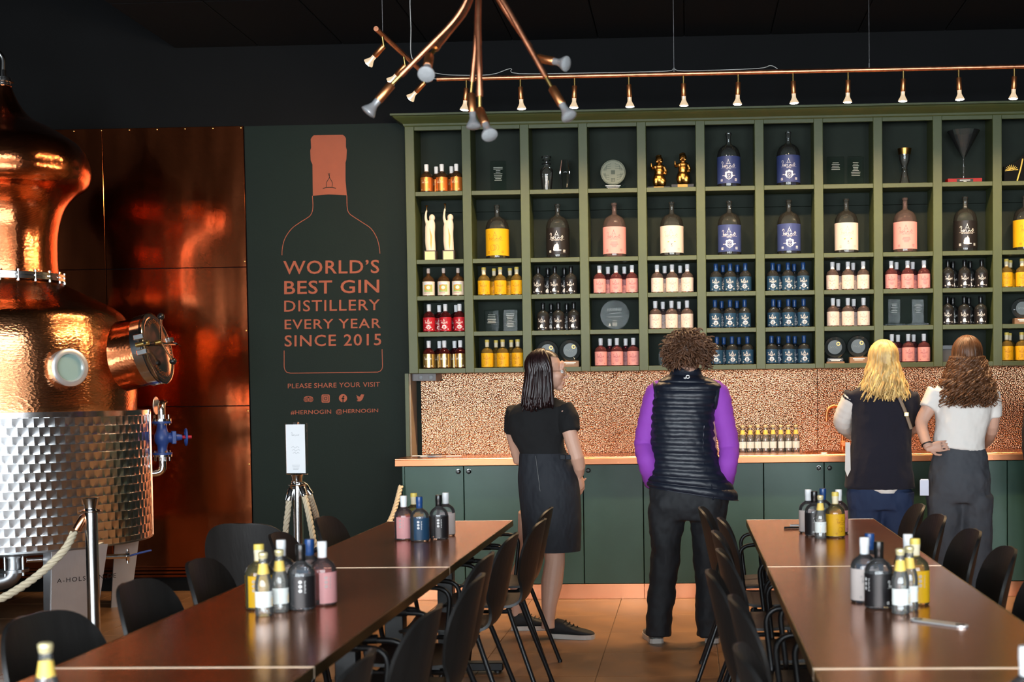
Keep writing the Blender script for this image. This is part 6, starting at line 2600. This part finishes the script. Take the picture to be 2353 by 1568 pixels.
# ------------------------------------------------ curly haired person in white shirt
YD = 8.20
t = thing('person', 'person with long curly brown hair in white t-shirt, hand on hip', 'person', (1.62, 8.20, 0))
fD = Vector((.10, 1, 0)).normalized()
O = at(2222, 863, YD)
m = MB()
body_head(m, O, fD)
m.tube([O + UP * .06 - fD * .02, at(2219, 878, YD), at(2216, 905, YD)], [.05, .053, .07], 14)
m.rings(rows_of(YD, [row(890, 2165, 2265, .07), row(925, 2150, 2276, .10), row(1010, 2152, 2258, .105), row(1100, 2140, 2268, .12)]), 24)
aL = [at(2150, 902, 8.20), at(2134, 938, 8.20), at(2117, 972, 8.18), at(2124, 1005, 8.12), at(2134, 1030, 8.08)]
aR = [at(2278, 902, 8.20), at(2281, 950, 8.22), at(2278, 990, 8.26), at(2268, 1014, 8.42), at(2258, 1022, 8.56)]
for A_ in (aL, aR):
    m.tube(spline([tuple(p) for p in A_], 3), [.052 - .026 * i / 12 for i in range(13)], 14)
hand(m, aL[-1], (.93, .10, .12), (.0, 1, -.1), 1, .25, .82)
hand(m, aR[-1], (-.2, .95, 0), (0, 0, -1), -1, .5, .95)
legD = [[(2172, 1140), (2170, 1250), (2168, 1380), (2168, 1425)], [(2240, 1140), (2243, 1250), (2245, 1380), (2246, 1425)]]
for L_ in legD:
    P_ = [at(a, b, YD) for a, b in L_]
    P_[-1].z = .06
    m.tube(P_, [.10, .062, .045, .042], 14)
remeshed(m.build('body', SKIN, t, world=True), .0043, 4)
TW = cloth('white_jersey', (.80, .76, .71), .8, .45)
m = MB()
m.rings(rows_of(YD, [row(874, 2192, 2248, .058), row(882, 2166, 2266, .080), row(893, 2148, 2280, .100), row(915, 2144, 2286, .118), row(955, 2150, 2278, .124), row(995, 2147, 2266, .122), row(1018, 2142, 2262, .120), (1026, 1040, 2141, 2264, .120, 0)]), 32)
m.tube([at(2154, 898, 8.20), at(2142, 922, 8.20), at(2133, 940, 8.19)], [.062, .060, .058], 16)
m.tube([at(2272, 900, 8.20), at(2279, 925, 8.21), at(2280, 958, 8.225)], [.062, .060, .058], 16)
folds(remeshed(m.build('t_shirt', TW, t, world=True), .0075, 6))
GT = cloth('grey_trousers', (.052, .056, .066), .75, .6, scale=8)
m = MB()
m.rings(rows_of(YD, [(1018, 1028, 2150, 2262, .108, 0), row(1045, 2143, 2268, .120), row(1085, 2135, 2274, .136), row(1120, 2131, 2276, .138), row(1155, 2131, 2275, .124)]), 30)
for L_ in legD:
    P_ = [at(a, b, YD) for a, b in L_]
    P_[-1].z = .05
    S2 = spline([tuple(p) + (r,) for p, r in zip(P_, (.112, .094, .082, .084))], 8)
    m.tube([p[:3] for p in S2], [p[3] for p in S2], 18)
m.ball(at(2174, 1100, 8.175), (.098, .105, .115), 18)
m.ball(at(2236, 1100, 8.175), (.098, .105, .115), 18)
folds(remeshed(m.build('trousers', GT, t, world=True), .008, 12), .020)
m = MB()
w0, w1 = aL[-1], aL[-2]
dv = (w0 - w1).normalized()
c = w0 - dv * .025
Mw = frame_to(c, c + dv)
m.tube([Mw @ Vector((.033 * math.cos(a), .029 * math.sin(a), 0)) for a in [2 * PI * i / 20 for i in range(21)]], .0045, 8)
m.build('bracelet', K['black_plastic'], t, world=True)
for L_, a_ in ((legD[0], 96), (legD[1], 84)):
    p = at(L_[-1][0], L_[-1][1], YD)
    shoes(t, (p.x, p.y - .05, 0), R_(a_), .26, BLACKSHOE, RUBBER)
long_hair(t, O, fD, hairmat('brown_curls', (.13, .055, .024), .42), at(2220, 926, YD).z, 420, 4, amax=128, spread=.078, r0=.0088, amp=.007, freq=2.0, curl=.0155, lift=1.14, widen=.030)
p = at(2124, 1122, 8.06)
t = thing('folded_paper', 'folded white paper sticking out of the grey trouser pocket', 'paper', (p.x, p.y, p.z - .045), R_(-12))
m = MB()
m.box(-.026, .026, -.003, .003, 0, .092, .001)
m.build('outer_sheet', mat('bluish_paper', (.68, .70, .80), .6), t)
m = MB()
m.box(-.022, .024, .0032, .006, .004, .098, .001)
m.build('inner_sheet', K['white_paper'], t)

# ------------------------------------------------ person cut by the right photo edge
YE = 8.45
t = thing('person', 'person in black at the right photo edge, mostly outside the picture', 'person', (2.45, 8.45, 0))
fE = Vector((0, 1, 0))
O = at(2440, 866, YE)
m = MB()
body_head(m, O, fE)
m.tube([O + UP * .06 - fE * .02, at(2440, 880, YE), at(2440, 905, YE)], [.05, .053, .07], 14)
m.rings(rows_of(YE, [row(892, 2392, 2488, .07), row(930, 2380, 2500, .10), row(1100, 2376, 2502, .12)]), 24)
aE = [at(2385, 905, 8.45), at(2374, 955, 8.45), at(2366, 1000, 8.44), at(2368, 1060, 8.42), at(2366, 1118, 8.40)]
aF = [at(2495, 905, 8.45), at(2506, 955, 8.45), at(2514, 1000, 8.44), at(2512, 1060, 8.42), at(2514, 1118, 8.40)]
for A_ in (aE, aF):
    m.tube(A_, [.052, .045, .040, .034, .026], 12)
    hand(m, A_[-1], (-.05, .1, -1), (.9, .3, 0), 1 if A_ is aE else -1, .5, .95)
legE = [[(2412, 1130), (2410, 1250), (2410, 1360), (2410, 1405)], [(2468, 1130), (2470, 1250), (2470, 1360), (2470, 1405)]]
for L_ in legE:
    P_ = [at(a, b, YE) for a, b in L_]
    P_[-1].z = .06
    m.tube(P_, [.10, .062, .045, .042], 14)
remeshed(m.build('body', SKIN, t, world=True), .008, 5)
m = MB()
m.rings(rows_of(YE, [row(880, 2412, 2468, .06), row(892, 2390, 2490, .085), row(920, 2376, 2504, .112), row(1000, 2376, 2504, .122), row(1110, 2370, 2508, .13)]), 28)
for A_ in (aE, aF):
    m.tube(A_[:4], [.062, .058, .052, .046], 14)
folds(remeshed(m.build('jumper', TEE, t, world=True), .010, 5))
m = MB()
m.rings(rows_of(YE, [row(1095, 2372, 2506, .122), row(1135, 2372, 2507, .13), row(1170, 2376, 2503, .12)]), 24)
for L_ in legE:
    P_ = [at(a, b, YE) for a, b in L_]
    P_[-1].z = .05
    m.tube(P_, [.112, .085, .07, .068], 16)
folds(remeshed(m.build('trousers', TRS, t, world=True), .010, 4))
for L_ in legE:
    p = at(L_[-1][0], L_[-1][1], YE)
    shoes(t, (p.x, p.y - .05, 0), R_(90), .26, BLACKSHOE, RUBBER)
long_hair(t, O, fE, HB, at(2440, 890, YE).z, 160, 9, amax=120, spread=.01, r0=.012)
